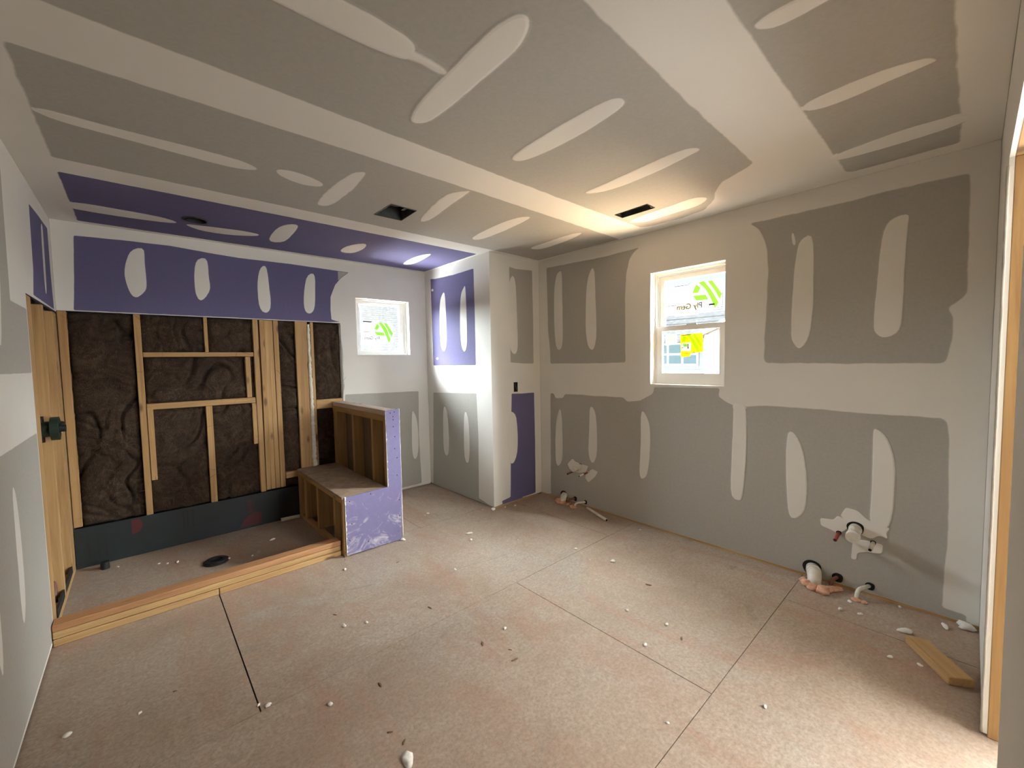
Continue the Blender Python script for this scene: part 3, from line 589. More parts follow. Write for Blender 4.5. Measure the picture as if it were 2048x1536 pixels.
# ---------------------------------------------------------------- windows
def window(name, pl, o, label):
    root = bpy.data.objects.new(name, None); COL.objects.link(root); root.location = P(pl, (o[0]+o[1])/2, o[2], -.07); props(root, label, None, None, 'structure')
    a0, a1, b0, b1 = o
    ring('reveal', pl, (a0-.001, a1+.001, b0-.001, b1+.001), (a0+.004, a1-.004, b0+.004, b1-.004), .001, -.070, M_MUD, root)
    f = ring('window_frame', pl, (a0+.001, a1-.001, b0+.001, b1-.001), (a0+.020, a1-.020, b0+.020, b1-.020), -.0705, -.134, M_VINYL, root)
    ring('stop', pl, (a0+.020, a1-.020, b0+.020, b1-.020), (a0+.030, a1-.030, b0+.030, b1-.030), -.088, -.132, M_VINYL, f)
    return root
def labels(root, pl, d, polys, text, tm, size):
    pass
w2 = window('window_2', 'B', WB, 'tall white double-hung window with manufacturer labels on both panes')
us = ring('upper_sash', 'B', (-2.997, -2.448, 1.650, 2.092), (-2.982, -2.500, 1.676, 2.045), -.100, -.126, M_VINYL, w2)
ring('glazing_bead', 'B', (-2.990, -2.490, 1.668, 2.053), (-2.981, -2.501, 1.677, 2.044), -.097, -.1005, M_VINYL, us)
plate('pane', 'B', [rect(-2.984, -2.498, 1.674, 2.047)], -.112, -.115, M_GLASS, us)
ls = ring('lower_sash', 'B', (-2.994, -2.450, 1.224, 1.676), (-2.950, -2.494, 1.295, 1.637), -.072, -.098, M_VINYL, w2)
ring('glazing_bead', 'B', (-2.957, -2.487, 1.288, 1.644), (-2.949, -2.495, 1.296, 1.636), -.069, -.0725, M_VINYL, ls)
plate('pane', 'B', [rect(-2.952, -2.492, 1.293, 1.639)], -.084, -.087, M_GLASS, ls)
box('sash_lock', W+.066, W+.076, -2.78, -2.70, 1.676, 1.684, M_VINYL, ls)
box('sill_plate', W-.004, W+.012, WB[0]+.02, WB[1]-.02, 1.196, 1.2035, M_MUD, w2)

def gem(root, pl, d, polys, m):
    for q in polys: plate('printed_emblem', pl, [q], d, d-.0003, m, root)
UP = [[(-2.753,1.987),(-2.786,1.955),(-2.767,1.917),(-2.721,1.923)],[(-2.726,1.901),(-2.825,1.899),(-2.848,1.858),(-2.754,1.861)],
      [(-2.768,1.998),(-2.813,2.002),(-2.867,1.930),(-2.921,1.829),(-2.895,1.785),(-2.868,1.854),(-2.823,1.940)],[(-2.839,1.998),(-2.872,1.999),(-2.911,1.943),(-2.946,1.888),(-2.928,1.850),(-2.896,1.914)]]
s1 = plate('label_sticker', 'B', [[(-2.528,1.765),(-2.952,1.782),(-2.950,2.006),(-2.530,1.994)]], -.1154, -.1157, M_LABEL, us)
gem(s1, 'B', -.1150, UP, M_GREEN)
plate('beige_panel', 'B', [[(-2.577,1.981),(-2.627,1.980),(-2.629,1.900),(-2.578,1.896)]], -.1150, -.1153, M_BEIGE, s1)
plate('beige_panel', 'B', [[(-2.580,1.845),(-2.769,1.847),(-2.770,1.755),(-2.580,1.753)]], -.1150, -.1153, M_BEIGE, s1)
plate('printed_bar', 'B', [[(-2.577,1.989),(-2.688,1.988),(-2.705,2.001),(-2.700,2.003),(-2.684,1.993),(-2.577,1.995)]], -.1147, -.1149, M_INK, s1)
plate('printed_bar', 'B', [[(-2.525,1.844),(-2.596,1.845),(-2.596,1.839),(-2.525,1.839)]], -.1147, -.1149, M_INK, s1)
for a, b, z0, z1 in ((-2.95, -2.53, 1.7755, 1.778), (-2.952, -2.949, 1.78, 2.0), (-2.86, -2.80, 1.836, 1.838), (-2.70, -2.58, 1.898, 1.9), (-2.532, -2.529, 1.90, 1.99), (-2.70, -2.697, 1.90, 1.97), (-2.665, -2.662, 1.905, 1.96), (-2.95, -2.90, 1.79, 1.794),
                     (-2.56, -2.53, 1.815, 1.817), (-2.59, -2.53, 1.785, 1.788), (-2.77, -2.58, 1.766, 1.768), (-2.895, -2.85, 1.812, 1.826)):
    plate('printed_line', 'B', [rect(a, b, z0, z1)], -.1147, -.1149, M_INK, s1)
ptext('Ply Gem', frame_m((0, 1, 0), (0, 0, 1), (W+.1146, -2.802, 1.803)), .060, M_INK, s1)
WHITE = [(-2.651,1.535),(-2.728,1.538),(-2.724,1.470),(-2.652,1.474)]
s2 = plate('label_sticker', 'B', [[(-2.642,1.602),(-2.817,1.608),(-2.820,1.462),(-2.724,1.452),(-2.722,1.430),(-2.646,1.424)], WHITE], -.0874, -.0877, M_YELLOW, ls)
gem(s2, 'B', -.0870, [[(-2.665,1.598),(-2.690,1.575),(-2.678,1.543),(-2.650,1.546)],[(-2.690,1.603),(-2.718,1.605),(-2.760,1.545),(-2.797,1.478),(-2.782,1.452),(-2.755,1.497),(-2.725,1.555)],[(-2.738,1.603),(-2.760,1.603),(-2.815,1.52),(-2.802,1.495),(-2.78,1.53)],[(-2.655,1.536),(-2.700,1.53),(-2.712,1.505),(-2.672,1.506)]], M_DKGREEN)
plate('white_panel', 'B', [WHITE], -.0874, -.0876, film('white_label_ink', (.42, .42, .36), .2), s2)
for q in ([(-2.655,1.524),(-2.668,1.524),(-2.668,1.500),(-2.660,1.494),(-2.652,1.498),(-2.652,1.503),(-2.660,1.501),(-2.663,1.505),(-2.663,1.519),(-2.655,1.519)], rect(-2.682, -2.676, 1.499, 1.526), rect(-2.692, -2.687, 1.499, 1.526), rect(-2.708, -2.699, 1.486, 1.528), rect(-2.712, -2.700, 1.493, 1.504)):
    plate('printed_mark', 'B', [q], -.0866, -.0868, M_INK if q[0][0] < -2.695 or len(q) > 4 else film('green_mark_ink', (.05, .25, .05), 0.0), s2)
plate('printed_bar', 'B', [[(-2.650,1.599),(-2.735,1.602),(-2.733,1.596),(-2.650,1.592)]], -.0866, -.0868, M_INK, s2)
ptext('Ply Gem', frame_m((0, 1, 0), (0, 0, 1), (W+.0868, -2.762, 1.446)), .028, M_INK, s2)
s3 = plate('label_sticker', 'B', [[(-2.518,1.610),(-2.612,1.609),(-2.612,1.530),(-2.518,1.520)]], -.0874, -.0877, M_BEIGE, ls)
for z in (1.595, 1.58, 1.565, 1.55): plate('printed_line', 'B', [rect(-2.60, -2.53, z, z+.003)], -.0868, -.0871, M_INK, s3)

w1 = window('window_1', 'A', WA, 'small square white window with a mirrored manufacturer label')
sa = ring('sash', 'A', (2.092, 2.636, 1.528, 2.064), (2.130, 2.590, 1.552, 2.040), -.092, -.124, M_VINYL, w1)
ring('glazing_bead', 'A', (2.124, 2.597, 1.546, 2.047), (2.131, 2.589, 1.553, 2.039), -.088, -.0925, M_VINYL, sa)
plate('pane', 'A', [rect(2.128, 2.592, 1.550, 2.042)], -.104, -.107, M_GLASS, sa)
s4 = plate('label_sticker', 'A', [[(2.152,1.622),(2.517,1.634),(2.525,1.858),(2.162,1.866)]], -.1074, -.1077, M_LABEL, sa)
gem(s4, 'A', -.1070, [[(2.338,1.850),(2.363,1.814),(2.338,1.777),(2.300,1.784)],[(2.299,1.762),(2.408,1.751),(2.419,1.717),(2.330,1.721)],[(2.353,1.861),(2.391,1.860),(2.446,1.789),(2.487,1.676),(2.464,1.639),(2.420,1.749)],[(2.412,1.859),(2.448,1.855),(2.517,1.746),(2.500,1.702),(2.457,1.778)]], M_GREEN)
plate('printed_bar', 'A', [[(2.181,1.867),(2.283,1.866),(2.271,1.854),(2.181,1.855)]], -.1067, -.1069, M_INK, s4)
plate('printed_bar', 'A', [rect(2.178, 2.29, 1.752, 1.757)], -.1067, -.1069, M_INK, s4)
for a, b, z0, z1 in ((2.16, 2.163, 1.70, 1.85), (2.522, 2.525, 1.76, 1.855), (2.28, 2.283, 1.76, 1.82), (2.18, 2.27, 1.80, 1.802), (2.50, 2.53, 1.635, 1.638), (2.19, 2.26, 1.775, 1.777)):
    plate('printed_line', 'A', [rect(a, b, z0, z1)], -.1067, -.1069, M_INK, s4)
ptext('Ply Gem', frame_m((-1, 0, 0), (0, 0, 1), (2.362, .1066, 1.672)), .050, M_INK, s4)

# ---------------------------------------------------------------- outdoors
M_CLAY = noisy('red_clay_ground', (.42, .20, .095), (.52, .28, .15), 1.2, .95, .3)
M_SIDING = noisy('pale_blue_siding', (.19, .235, .262), (.215, .26, .287), 2, .6, 0)
M_SHINGLE = noisy('weathered_shingles', (.10, .105, .11), (.20, .21, .215), 9, .9, .2, rnd=True)
M_HGLASS = mat('neighbour_window_glass', (.10, .17, .20), .1)[0]
ground = box('ground', -60, 80, -60, 90, -1.0, -.62, M_CLAY, kind='structure')
hb = thing('neighbour_house', (W+6.2, -2, -.62), 'pale blue clapboard house with gable eave seen through the tall window', 'house')
for k in range(20):                                     # siding boards, near gable wall and the set-back wall with the window
    z0 = -.62+k*.13
    if z0 < 2.0: box('siding_board', W+6.0-.012, W+6.02, -6.5, -.30, z0, z0+.128, M_SIDING, hb)
    box('siding_board', W+8.97-.012, W+9.0, -.6, 5.5, z0, z0+.128, M_SIDING, hb)
box('house_wall', W+6.02, W+10, -6.5, -.32, -.62, 2.0, M_SIDING, hb); box('house_wall', W+9.0, W+14, -.6, 5.5, -.62, 1.95, M_SIDING, hb)
def roof(pts, t, parent, m=M_SHINGLE, nm='roof'):
    n = len(pts); vs_ = [Vector(p) for p in pts]+[Vector(p)+Vector((0, 0, -t)) for p in pts]
    return pyd(nm, vs_, [tuple(range(n)), tuple(range(2*n-1, n-1, -1))]+[(i, i+n, (i+1) % n+n, (i+1) % n) for i in range(n)], parent, m)
roof([(W+5.7, -.20, 1.93), (W+5.7, -3.4, 3.3), (W+10, -3.4, 3.3), (W+10, -.20, 1.93)], .09, hb)
roof([(W+5.7, -3.4, 3.3), (W+5.7, -6.8, 1.93), (W+10, -6.8, 1.93), (W+10, -3.4, 3.3)], .09, hb)
pyd('gable', [(W+6.0, -.3, 1.98), (W+6.0, -3.4, 3.21), (W+6.0, -6.5, 1.98)], [(0, 1, 2)], hb, M_SIDING)
tube('gutter', [(W+5.66, -.22, 1.86), (W+5.66, -.9, 2.14)], .05, M_VINYL, hb); tube('downspout', [(W+5.97, -.36, 1.9), (W+5.97, -.36, -.6)], .035, M_VINYL, hb)
roof([(W+8.6, 5.9, 1.95), (W+8.6, -.6, 1.95), (W+11, .9, 2.9), (W+11, 5.9, 2.9)], .08, hb)
for z in (2.1, 2.3, 2.5, 2.7): box('shingle_course', W+8.6+(z-1.95)*2.526-.02, W+8.6+(z-1.95)*2.526+.02, .5, 5.8, z, z+.02, M_SHINGLE, hb)
wf = box('window_frame', W+8.90, W+8.985, 1.10, 2.55, 1.16, 1.86, M_VINYL, hb)
for y0 in (1.16, 1.61, 2.06):
    for z0 in (1.23, 1.55): box('pane', W+8.885, W+8.905, y0, y0+.38, z0, z0+.26, M_HGLASS, wf)
ha = thing('house_behind', (7.5, 14, -.62), 'house with pale shingled roof seen through the small window', 'house')
box('house_wall', 3, 14, 12.3, 20, -.62, 1.52, M_SIDING, ha)
rs = 24
for k in range(rs):                                     # courses of shingles lapping up the slope
    y0, z0 = 11.9+k*.25, 1.42+k*.135
    roof([(2.6, y0, z0+.03), (14.4, y0, z0+.03), (14.4, y0+.27, z0+.15), (2.6, y0+.27, z0+.15)], .03, ha, nm='shingle_course')
tube('downspout', [(6.70, 11.4, 4.2), (6.72, 11.4, 3.62), (6.76, 11.4, 3.45), (6.78, 11.4, 1.0), (6.78, 11.4, -.6)], .05, noisy('blue_grey_metal', (.20, .26, .30), (.26, .32, .36), 3), ha)

# ---------------------------------------------------------------- shower: curb, half wall with bench, drain
curb = thing('shower_curb', (.74, -1.07, 0), 'low shower curb of three stacked pine boards across the shower opening', 'curb')
for k, mm in enumerate((M_WX, M_WX, M_WRED)):
    z0 = .0005+k*.0385
    if k == 0:
        box('curb_board', .003, .700, -1.112, -1.024, z0, z0+.0365, mm, curb, .004); box('curb_board', 0.703, 1.448, -1.113, -1.025, z0, z0+.0365, mm, curb, .004)
    else: box('curb_board', .003, 1.448, -1.112+(.003 if k == 1 else 0), -1.023, z0, z0+.0365, mm, curb, .004)
M_KRAFT = noisy('brown_board_backing', (.13, .085, .05), (.19, .13, .08), 6, .9, .1, stretch=(1, 6, 1))
hw = thing('half_wall', (1.85, -.6, 0), 'waist-high stud half wall with built-in bench and purple drywall end', 'half wall')
hw['kind'] = 'thing'
for y0, y1 in ((-.100, -.002), (-.513, -.474), (-.925, -.887), (-1.158, -1.120)):
    box('stud', 1.803, 1.888, y0, y1, .039, 1.012, M_WZ, hw, .002)
box('sole_plate', 1.803, 1.888, -1.158, -.015, .0005, .0385, M_WY, hw)
box('top_plate', 1.800, 1.900, -1.160, -.002, 1.0125, 1.052, M_WLIT, hw, .002)
box('top_rail', 1.799, 1.8025, -1.150, -.002, .965, 1.011, M_WY, hw)
box('side_panel', 1.890, 1.9015, -1.162, -.002, .004, 1.050, M_GREY, hw); box('panel_backing', 1.8885, 1.8898, -1.119, -.101, .039, 1.011, M_KRAFT, hw)
endp = plate('end_panel', 'A', [[(1.470, .012), (1.900, .004), (1.917, .40), (1.9165, 1.054), (1.803, 1.051), (1.806, .452), (1.470, .446)]], 1.1625, 1.1755, M_SMEAR, hw, label='purple drywall end with white smears')
tube('drywall_edge', [(1.470, -1.170, .012+.0145*i) for i in range(31)], .0062, M_CRUMB, endp, 6, lumps=.6)
tube('drywall_edge', [(1.8045, -1.170, .452+.02*i) for i in range(31)], .0055, M_CRUMB, endp, 6, lumps=.6)
tube('drywall_edge', [(1.9165, -1.170, .02+.0207*i) for i in range(51)], .0045, M_CRUMB, endp, 6, lumps=.6)
for (x, z) in ((1.84, 1.03), (1.875, 1.035), (1.862, 1.0), (1.862, .975), (1.862, .92), (1.872, .84), (1.868, .745), (1.885, .67), (1.88, .53), (1.89, .33), (1.50, .41), (1.51, .24), (1.66, .43), (1.63, .07), (1.49, .12), (1.89, .20)):
    disc_ring('screw', (x, -1.1762, z), (0, -1, 0), 0, .0042, .0008, M_DARK, endp, 8)
bench = box('bench_top', 1.448, 1.800, -1.162, -.015, .430, .4485, M_OSB, hw, .002)
box('bench_rail', 1.456, 1.494, -1.160, -.015, .392, .4295, M_WY, hw, .002); box('bench_sole_plate', 1.456, 1.494, -1.160, -.015, .0005, .0385, M_WY, hw, .002)
for y0, y1, dp in ((-.100, -.016, .09), (-.255, -.195, .09), (-.585, -.545, .14), (-.99, -.952, .14), (-1.159, -1.121, .09)):
    box('bench_stud', 1.456, 1.456+dp, y0, y1, .039, .3915, M_WZ, hw, .002)
dr = thing('shower_drain', (.747, -.570, 0), 'round black plastic drain flange in the shower floor', 'drain')
disc_ring('flange', (.747, -.570, .0005), (0, 0, 1), .034, .078, .010, M_BLACK, dr); disc_ring('flange_ring', (.747, -.570, .0105), (0, 0, 1), .040, .066, .008, M_BLACK, dr)
disc_ring('drain_throat', (.747, -.570, .0006), (0, 0, 1), 0, .0335, .002, M_DARK, dr)  # dark disc coloured as the shade down the drain
for k in range(6): disc_ring('bolt', (.747+.071*math.cos(k*math.pi/3), -.570+.071*math.sin(k*math.pi/3), .0105), (0, 0, 1), 0, .005, .003, M_STEEL, dr, 8)
blob('drain_crumb', (.822, -.590, .008), .010, .009, .006, M_CRUMB, None, seed=4, sub=2); props(bpy.data.objects['drain_crumb'], 'white crumb on the rim of the black shower drain', 'crumb')
cp = thing('drain_plug', (.152, -.128, 0), 'small black plastic cap on the shower floor near the left studs', 'cap')
disc_ring('cap_body', (.152, -.128, .0005), (0, 0, 1), .015, .024, .046, M_BLACK, cp, 20); disc_ring('cap_lid', (.152, -.128, .0466), (0, 0, 1), 0, .024, .004, M_BLACK, cp, 20)

# shower valve and its tubing in the left stud bay
vx, vy, vz = -.010, -.640, 1.075
va = thing('shower_valve', (vx, vy, vz), 'dark green shower mixing valve on the open left stud wall', 'valve')
disc_ring('valve_body', (-.060, vy, vz), (1, 0, 0), 0, .045, .064, M_GREENBLK, va, 20); disc_ring('plaster_guard', (.005, vy, vz), (1, 0, 0), .028, .068, .034, M_GREENBLK, va, 24)
disc_ring('valve_stem', (.0045, vy, vz), (1, 0, 0), 0, .022, .060, M_BLACK, va, 16)
for dy, dz in ((0, .075), (0, -.075), (.075, 0), (-.060, 0)): tube('valve_port', [(-.035, vy, vz), (-.035, vy+dy, vz+dz)], .015, M_BLACK, va)
box('paper_tag', .028, .036, vy+.075, vy+.150, vz-.040, vz+.004, noisy('pinkish_tag', (.62, .48, .44), (.70, .56, .52), 5), va, .001)
tube('stub_arm', [(.030, vy+.06, vz+.012), (.030, vy+.19, vz+.012)], .013, M_BLACK, va)
px = thing('supply_tube', (-.05, -.62, .042), 'red flexible water tube rising inside the left shower studs', 'pipe')
tube('tube', [(-.045, -.66, .042), (-.050, -.68, .12), (-.052, -.72, .24), (-.055, -.76, .40), (-.06, -.80, .60)], .010, M_PEXR, px); tube('brown_tube', [(-.035, -.62, .042), (-.040, -.56, .11), (-.045, -.53, .2)], .010, M_PEXD, px)

# ---------------------------------------------------------------- ceiling openings and the outlet box
def boot(name, loop, label, bits):
    cx_, cy_ = sum(q[0] for q in loop)/4, sum(q[1] for q in loop)/4; t = thing(name, (cx_, cy_, H), label, 'vent')
    ins = offset(ccw(loop), -.002); inn = offset(ccw(loop), -.005)
    plate('duct_wall', 'C', [ins, inn], .003, -.11, M_STEEL, t); plate('duct_top', 'C', [ins], -.1105, -.113, M_DARK, t)
    for (x, y, dx, dy, d) in bits: box('duct_tab', x, x+dx, y, y+dy, H+d, H+d+.012, M_STEEL, t)
    return t
v1 = boot('ceiling_vent', vent1, 'square open duct hole in the ceiling left of the seam', [(1.662, -1.55, .03, .02, .02), (1.80, -1.66, .02, .12, .03)])
disc_ring('fan_blade', (1.745, -1.56, H+.06), (0, 0, 1), .02, .07, .01, M_BLACK, v1, 20)
boot('ceiling_vent', vent2, 'narrow open duct hole in the ceiling near the tall window', [(2.97, -2.50, .03, .012, .004), (3.03, -2.72, .02, .01, .004)])
lc = thing('recessed_light_can', (.745, -.553, H), 'round open light can in the purple shower ceiling', 'light fixture')
disc_ring('can_wall', (.745, -.553, H-.002), (0, 0, 1), .068, .0705, .11, M_STEEL, lc); disc_ring('can_top', (.745, -.553, H+.1085), (0, 0, 1), 0, .0705, .003, M_DARK, lc); disc_ring('can_rim', (.745, -.553, H-.006), (0, 0, 1), .066, .076, .004, M_STEEL, lc)
ob = thing('outlet_box', (3.18, -CY, 1.158), 'small black electrical box set in the corner chase above purple drywall', 'outlet box')
ring('box_wall', 'CF', (3.155, 3.206, 1.110, 1.206), (3.159, 3.202, 1.114, 1.202), .004, -.006, M_BLACK, ob); plate('box_back', 'CF', [rect(3.156, 3.205, 1.111, 1.205)], .0030, .0015, M_DARK, ob)
tube('wire', [(3.17, -CY-.002, 1.195), (3.175, -CY-.012, 1.16), (3.19, -CY-.008, 1.13)], .003, M_STEEL, ob, 8)

# ---------------------------------------------------------------- plumbing stubs along wall_right
def hole(parent, y, z, ry, rz, nm='hole_shade'):
    loop = [(y+ry*math.cos(2*math.pi*k/22)*(1+.07*math.sin(6*math.pi*k/22+1)), z+rz*math.sin(2*math.pi*k/22)*(1+.06*math.cos(4*math.pi*k/22))) for k in range(22)]
    return plate(nm, 'B', [loop], .0032, .0022, M_DARK, parent)  # flat dark disc on the board; the hole's shade is its colour
def stub(name, y, z, length, r, m, label, tip=(0, 0), band=None, capm=None, rim=1.35, kind='pipe'):
    t = thing(name, (W, y, z), label, kind)
    hole(t, y, z, r*rim, r*rim)
    a, b = Vector((W+.01, y, z)), Vector((W-length, y+tip[0], z+tip[1])); d = (b-a)
    tube('pipe_body', [a, b], r, m, t)
    if capm is not None:
        c = a+d*.80; tube('pipe_cap', [c, b-(-d.normalized())*.004], r*1.14, capm, t); tube('coupling', [a+d*.18, a+d*.26], r*1.10, capm, t)
    else: disc_ring('mouth_shade', b, d, 0, r*.8, .0012, M_DARK, t, 12)  # flat dark disc: shade of the bore put into its colour
    if band: tube('coloured_sleeve', [a+d*band[0], a+d*band[1]], r*1.12, band[2], t)
    return t
stub('drain_pipe', -1.690, .385, .115, .024, M_PVC, 'capped white drain pipe stub low on the wall near the corner chase', (-.006, -.004), capm=M_PVC)
stub('copper_supply_pipe', -1.668, .352, .155, .0085, M_PEXD, 'brown supply pipe stub below the capped drain near the corner chase', (.01, -.018))
stub('supply_pipe', -1.795, .352, .150, .0085, M_PVC, 'white supply pipe stub with red sleeve near the corner chase', (-.002, -.012), band=(.25, .62, M_PEXR))
stub('drain_pipe', -3.768, .385, .115, .030, M_PVC, 'capped white drain pipe stub inside the ragged white patch at right', (-.004, -.022), capm=M_PVC)
stub('red_supply_pipe', -3.690, .333, .085, .010, M_PEXR, 'short dark red supply pipe stub left of the right-hand capped drain', (.004, -.022))
stub('supply_pipe', -3.850, .322, .085, .010, M_PVC, 'short white supply pipe stub right of the right-hand capped drain', (.004, -.018))
def riser(name, y, x_floor, y_floor, z_wall, r, m, label, rough):
    t = thing(name, (x_floor, y_floor, 0), label, 'pipe')
    hole(t, y, z_wall, r*rough, r*rough*1.1)
    a, c = Vector((W+.012, y, z_wall)), Vector((x_floor, y_floor, .001)); k = Vector((x_floor+.012, y_floor, max(z_wall*.93, r*.9)))
    pts = [a, a.lerp(k, .5)]
    for i in range(7):
        q = i/6; pts.append((1-q)**2*a.lerp(k, .72)+2*q*(1-q)*k+q*q*k.lerp(c, .8))
    pts.append(c)
    tube('pipe_body', pts, r, m, t, 16)
    if r > .02: tube('coupling', [a.lerp(k, .34), a.lerp(k, .56)], r*1.09, m, t, 16)
    return t
def foamclump(loc, parts, label, group=None):
    t = thing('foam_clump', (loc[0], loc[1], 0), label, 'foam')
    for k, (dx, dy, rx, ry, rz) in enumerate(parts): blob('foam_lobe', (loc[0]+dx, loc[1]+dy, rz*.55), rx, ry, rz, M_PINK, t, seed=k+loc[1], amp=.35, freq=2.2, sub=3)
r1 = riser('floor_drain_pipe', -1.478, 3.462, -1.520, .056, .030, M_PVC, 'dusty white drain pipe rising from pink foam nearest the corner chase', 1.35)
foamclump((3.455, -1.500), [(0, .03, .035, .03, .024), (-.03, -.01, .032, .03, .02), (-.005, -.045, .03, .026, .018), (.02, .055, .026, .022, .016)], 'pink foam clump around the drain pipe nearest the corner chase')
riser('floor_supply_pipe', -1.625, 3.462, -1.590, .050, .010, M_PEXD, 'brown supply pipe rising from the floor between two white pipes near the chase', 2.2)
foamclump((3.452, -1.610), [(0, 0, .024, .024, .014)], 'small pink foam clump at the brown pipe near the chase')
riser('floor_supply_pipe', -1.752, 3.440, -1.690, .046, .0095, M_PVC, 'thin white supply pipe rising from the floor nearest the loose white pipe', 2.0)
foamclump((3.428, -1.690), [(0, 0, .026, .028, .014), (.01, .03, .02, .02, .011)], 'small pink foam clump at the thin white pipe near the chase')
riser('floor_drain_pipe', -3.560, 3.428, -3.592, .062, .037, M_PVC, 'dusty white drain pipe rising from pink foam at the right end of the wall', 1.35)
foamclump((3.405, -3.600), [(0, .04, .034, .030, .022), (-.028, .0, .030, .032, .022), (-.03, -.045, .036, .034, .026), (.01, -.065, .026, .026, .018), (.035, .065, .024, .022, .016)], 'large pink foam clump around the right-hand floor drain pipe')
riser('floor_supply_pipe', -3.690, 3.458, -3.668, .050, .0105, M_PEXD, 'dark red supply pipe rising from the floor beside the right-hand drain', 2.6)
foamclump((3.442, -3.680), [(0, 0, .026, .030, .018), (.03, -.025, .024, .022, .014)], 'pink foam clump at the dark red pipe beside the right-hand drain')
riser('floor_supply_pipe', -3.842, 3.430, -3.795, .056, .0105, M_PVC, 'thin white supply pipe rising from the floor, rightmost of the row', 2.1)
foamclump((3.412, -3.800), [(0, 0, .022, .026, .010), (.0, -.03, .016, .016, .008)], 'thin crumbled foam at the rightmost thin white pipe')

# ---------------------------------------------------------------- loose things on the floor
def lying(name, a, b, r, m, label, mouth=True):
    t = thing(name, ((a[0]+b[0])/2, (a[1]+b[1])/2, 0), label, 'pipe')
    tube('pipe_body', [(a[0], a[1], r), (b[0], b[1], r)], r, m, t)
    if mouth: disc_ring('mouth_shade', (b[0], b[1], r), (b[0]-a[0], b[1]-a[1], 0), 0, r*.78, .001, M_DARK, t, 14)  # dark disc on the closed end, coloured as the shaded bore
lying('pipe_offcut', (3.495, -1.800), (3.372, -2.105), .0125, M_PVC, 'loose white plastic pipe offcut lying on the floor near the chase pipes')
lying('pipe_offcut', (1.290, -.050), (1.440, -.070), .017, M_PVC, 'short white pipe offcut on the shower floor beside the bench', False)
wb = bmesh.new(); addbox(wb, -.130, .130, -.045, .045, .0005, .0375, .003)
blk_ = bmo('wood_offcut', wb, None, M_WX, label='pine lumber offcut lying on the floor by the door opening', category='wood block')
for v in blk_.data.vertices:
    if v.co.x > .08: v.co.y *= .9; v.co.x += .02*(v.co.y > 0)
blk_.location = (3.036, -4.142, 0); blk_.rotation_euler = (0, 0, .60)
def crumb(loc, sx, sy, sz, m, seed, name, label, category, group=None):
    o = blob(name, (0, 0, sz*.75), sx, sy, sz, m, None, .5, 1.5, 2, seed, label=label, category=category, group=group); o.location = (loc[0], loc[1], 0); o.rotation_euler = (0, 0, seed*1.3); return o
named = [((1.043, -2.894), .036, .019, .005, 'large white gypsum flake on the floor nearest the camera'), ((2.354, -1.469), .026, .010, .008, 'long white crumb on the floor between half wall and chase, upper of two'),
         ((2.292, -1.581), .015, .011, .008, 'white crumb on the floor between half wall and chase, lower of two'), ((3.234, -4.017), .035, .016, .012, 'white plaster flake beside the pine offcut'),
         ((3.433, -4.152), .030, .010, .008, 'thin white plaster sliver against the wall in the right corner'), ((3.49, -4.225), .034, .022, .020, 'white plaster lump in the right corner by the door opening'),
         ((2.80, -2.56), .018, .012, .008, 'white crumb in the brighter floor area below the tall window'), ((2.845, -1.185), .034, .022, .012, 'white plaster spill at the foot of the chase corner'),
         ((1.900, -1.195), .022, .014, .010, 'white crumb at the foot of the purple half wall end'), ((1.137, -.438), .022, .012, .008, 'pale crescent flake on the shower floor right of the drain')]
for i, (p, a, b, c, lab) in enumerate(named): crumb(p, a, b, c, M_CRUMB, i+1, 'gypsum_crumb', lab, 'crumb')
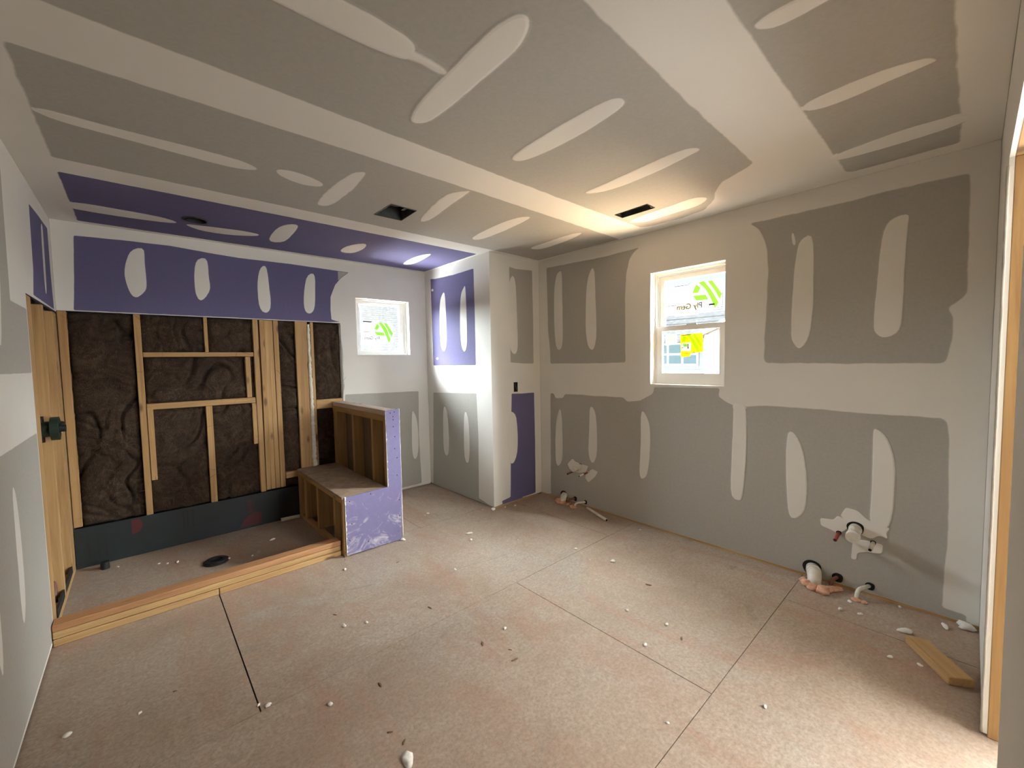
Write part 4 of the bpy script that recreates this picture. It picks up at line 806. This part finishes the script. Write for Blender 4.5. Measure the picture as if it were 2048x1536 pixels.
small = [(.960, -.650), (1.256, -2.025), (1.773, -2.587), (2.375, -2.944), (2.419, -3.157), (2.559, -1.842), (3.418, -2.403), (2.763, -2.260), (2.701, -2.438), (2.193, -3.162), (1.858, -3.453), (.331, -1.956), (.121, -1.90), (.921, -2.453), (.70, -2.25), (.73, -2.28), (1.155, -1.970), (1.386, -1.351), (2.305, -.846), (2.345, -.832),
         (2.970, -1.214), (3.067, -1.252), (2.773, -1.112), (2.788, -.933), (3.234, -3.753), (3.256, -3.836), (3.363, -3.777), (3.50, -3.975), (2.941, -3.989), (2.971, -4.087), (2.214, -3.685), (1.935, -1.882), (.482, -.357), (.437, -.313), (.217, -.170), (.538, -.379)]
proto = None
small = [q for q in small if q[0] < 1.46 or q[0] > 1.92 or q[1] < -1.2]
def zone(x, y):
    if x < 1.46 and y > -1.0: return 'tiny white gypsum crumb on the shower floor behind the curb', 'gypsum crumbs in the shower'
    if x > 2.9 and y < -3.4: return 'tiny white gypsum crumb on the floor near the right-hand pipes', 'gypsum crumbs near the right corner'
    if x > 1.9 and y > -1.3: return 'tiny white gypsum crumb on the floor around the corner chase', 'gypsum crumbs near the chase'
    if x < 1.3: return 'tiny white gypsum crumb on the left part of the floor before the curb', 'gypsum crumbs on the left floor'
    return 'tiny white gypsum crumb scattered over the open middle of the floor', 'gypsum crumbs in the middle of the floor'
for i, p in enumerate(small):
    if i < 5:
        o = crumb(p, .011, .007, .006, M_CRUMB, i+20, 'gypsum_crumb', *(zone(*p)[0], 'crumb', zone(*p)[1]))
        proto = (proto or [])+[o]
    else:
        o = proto[i % 5].copy(); COL.objects.link(o); o.location = (p[0], p[1], 0); o.rotation_euler = (0, 0, i*2.1); k = .6+.8*random.random(); o.scale = (k, k, k)
        o['label'], o['group'] = zone(*p)
chips = [(1.155, -1.830), (1.582, -2.146), (1.699, -1.506), (2.706, -2.887), (2.369, -3.263), (1.686, -2.725), (1.067, -2.822), (1.047, -2.747), (1.614, -2.597), (.446, -1.908), (1.440, -1.203), (1.658, -2.792), (1.121, -2.495)]
cpro = None
for i, p in enumerate(chips):
    if i == 0: o = cpro = crumb(p, .011, .0035, .0025, M_CHIP, 50, 'wood_chip', 'small dark wood splinter scattered on the dusty subfloor', 'chip', 'wood splinters on the floor')
    else: o = cpro.copy(); COL.objects.link(o); o.location = (p[0], p[1], 0); o.rotation_euler = (0, 0, i*1.7); k = .6+.9*random.random(); o.scale = (k, k, 1)
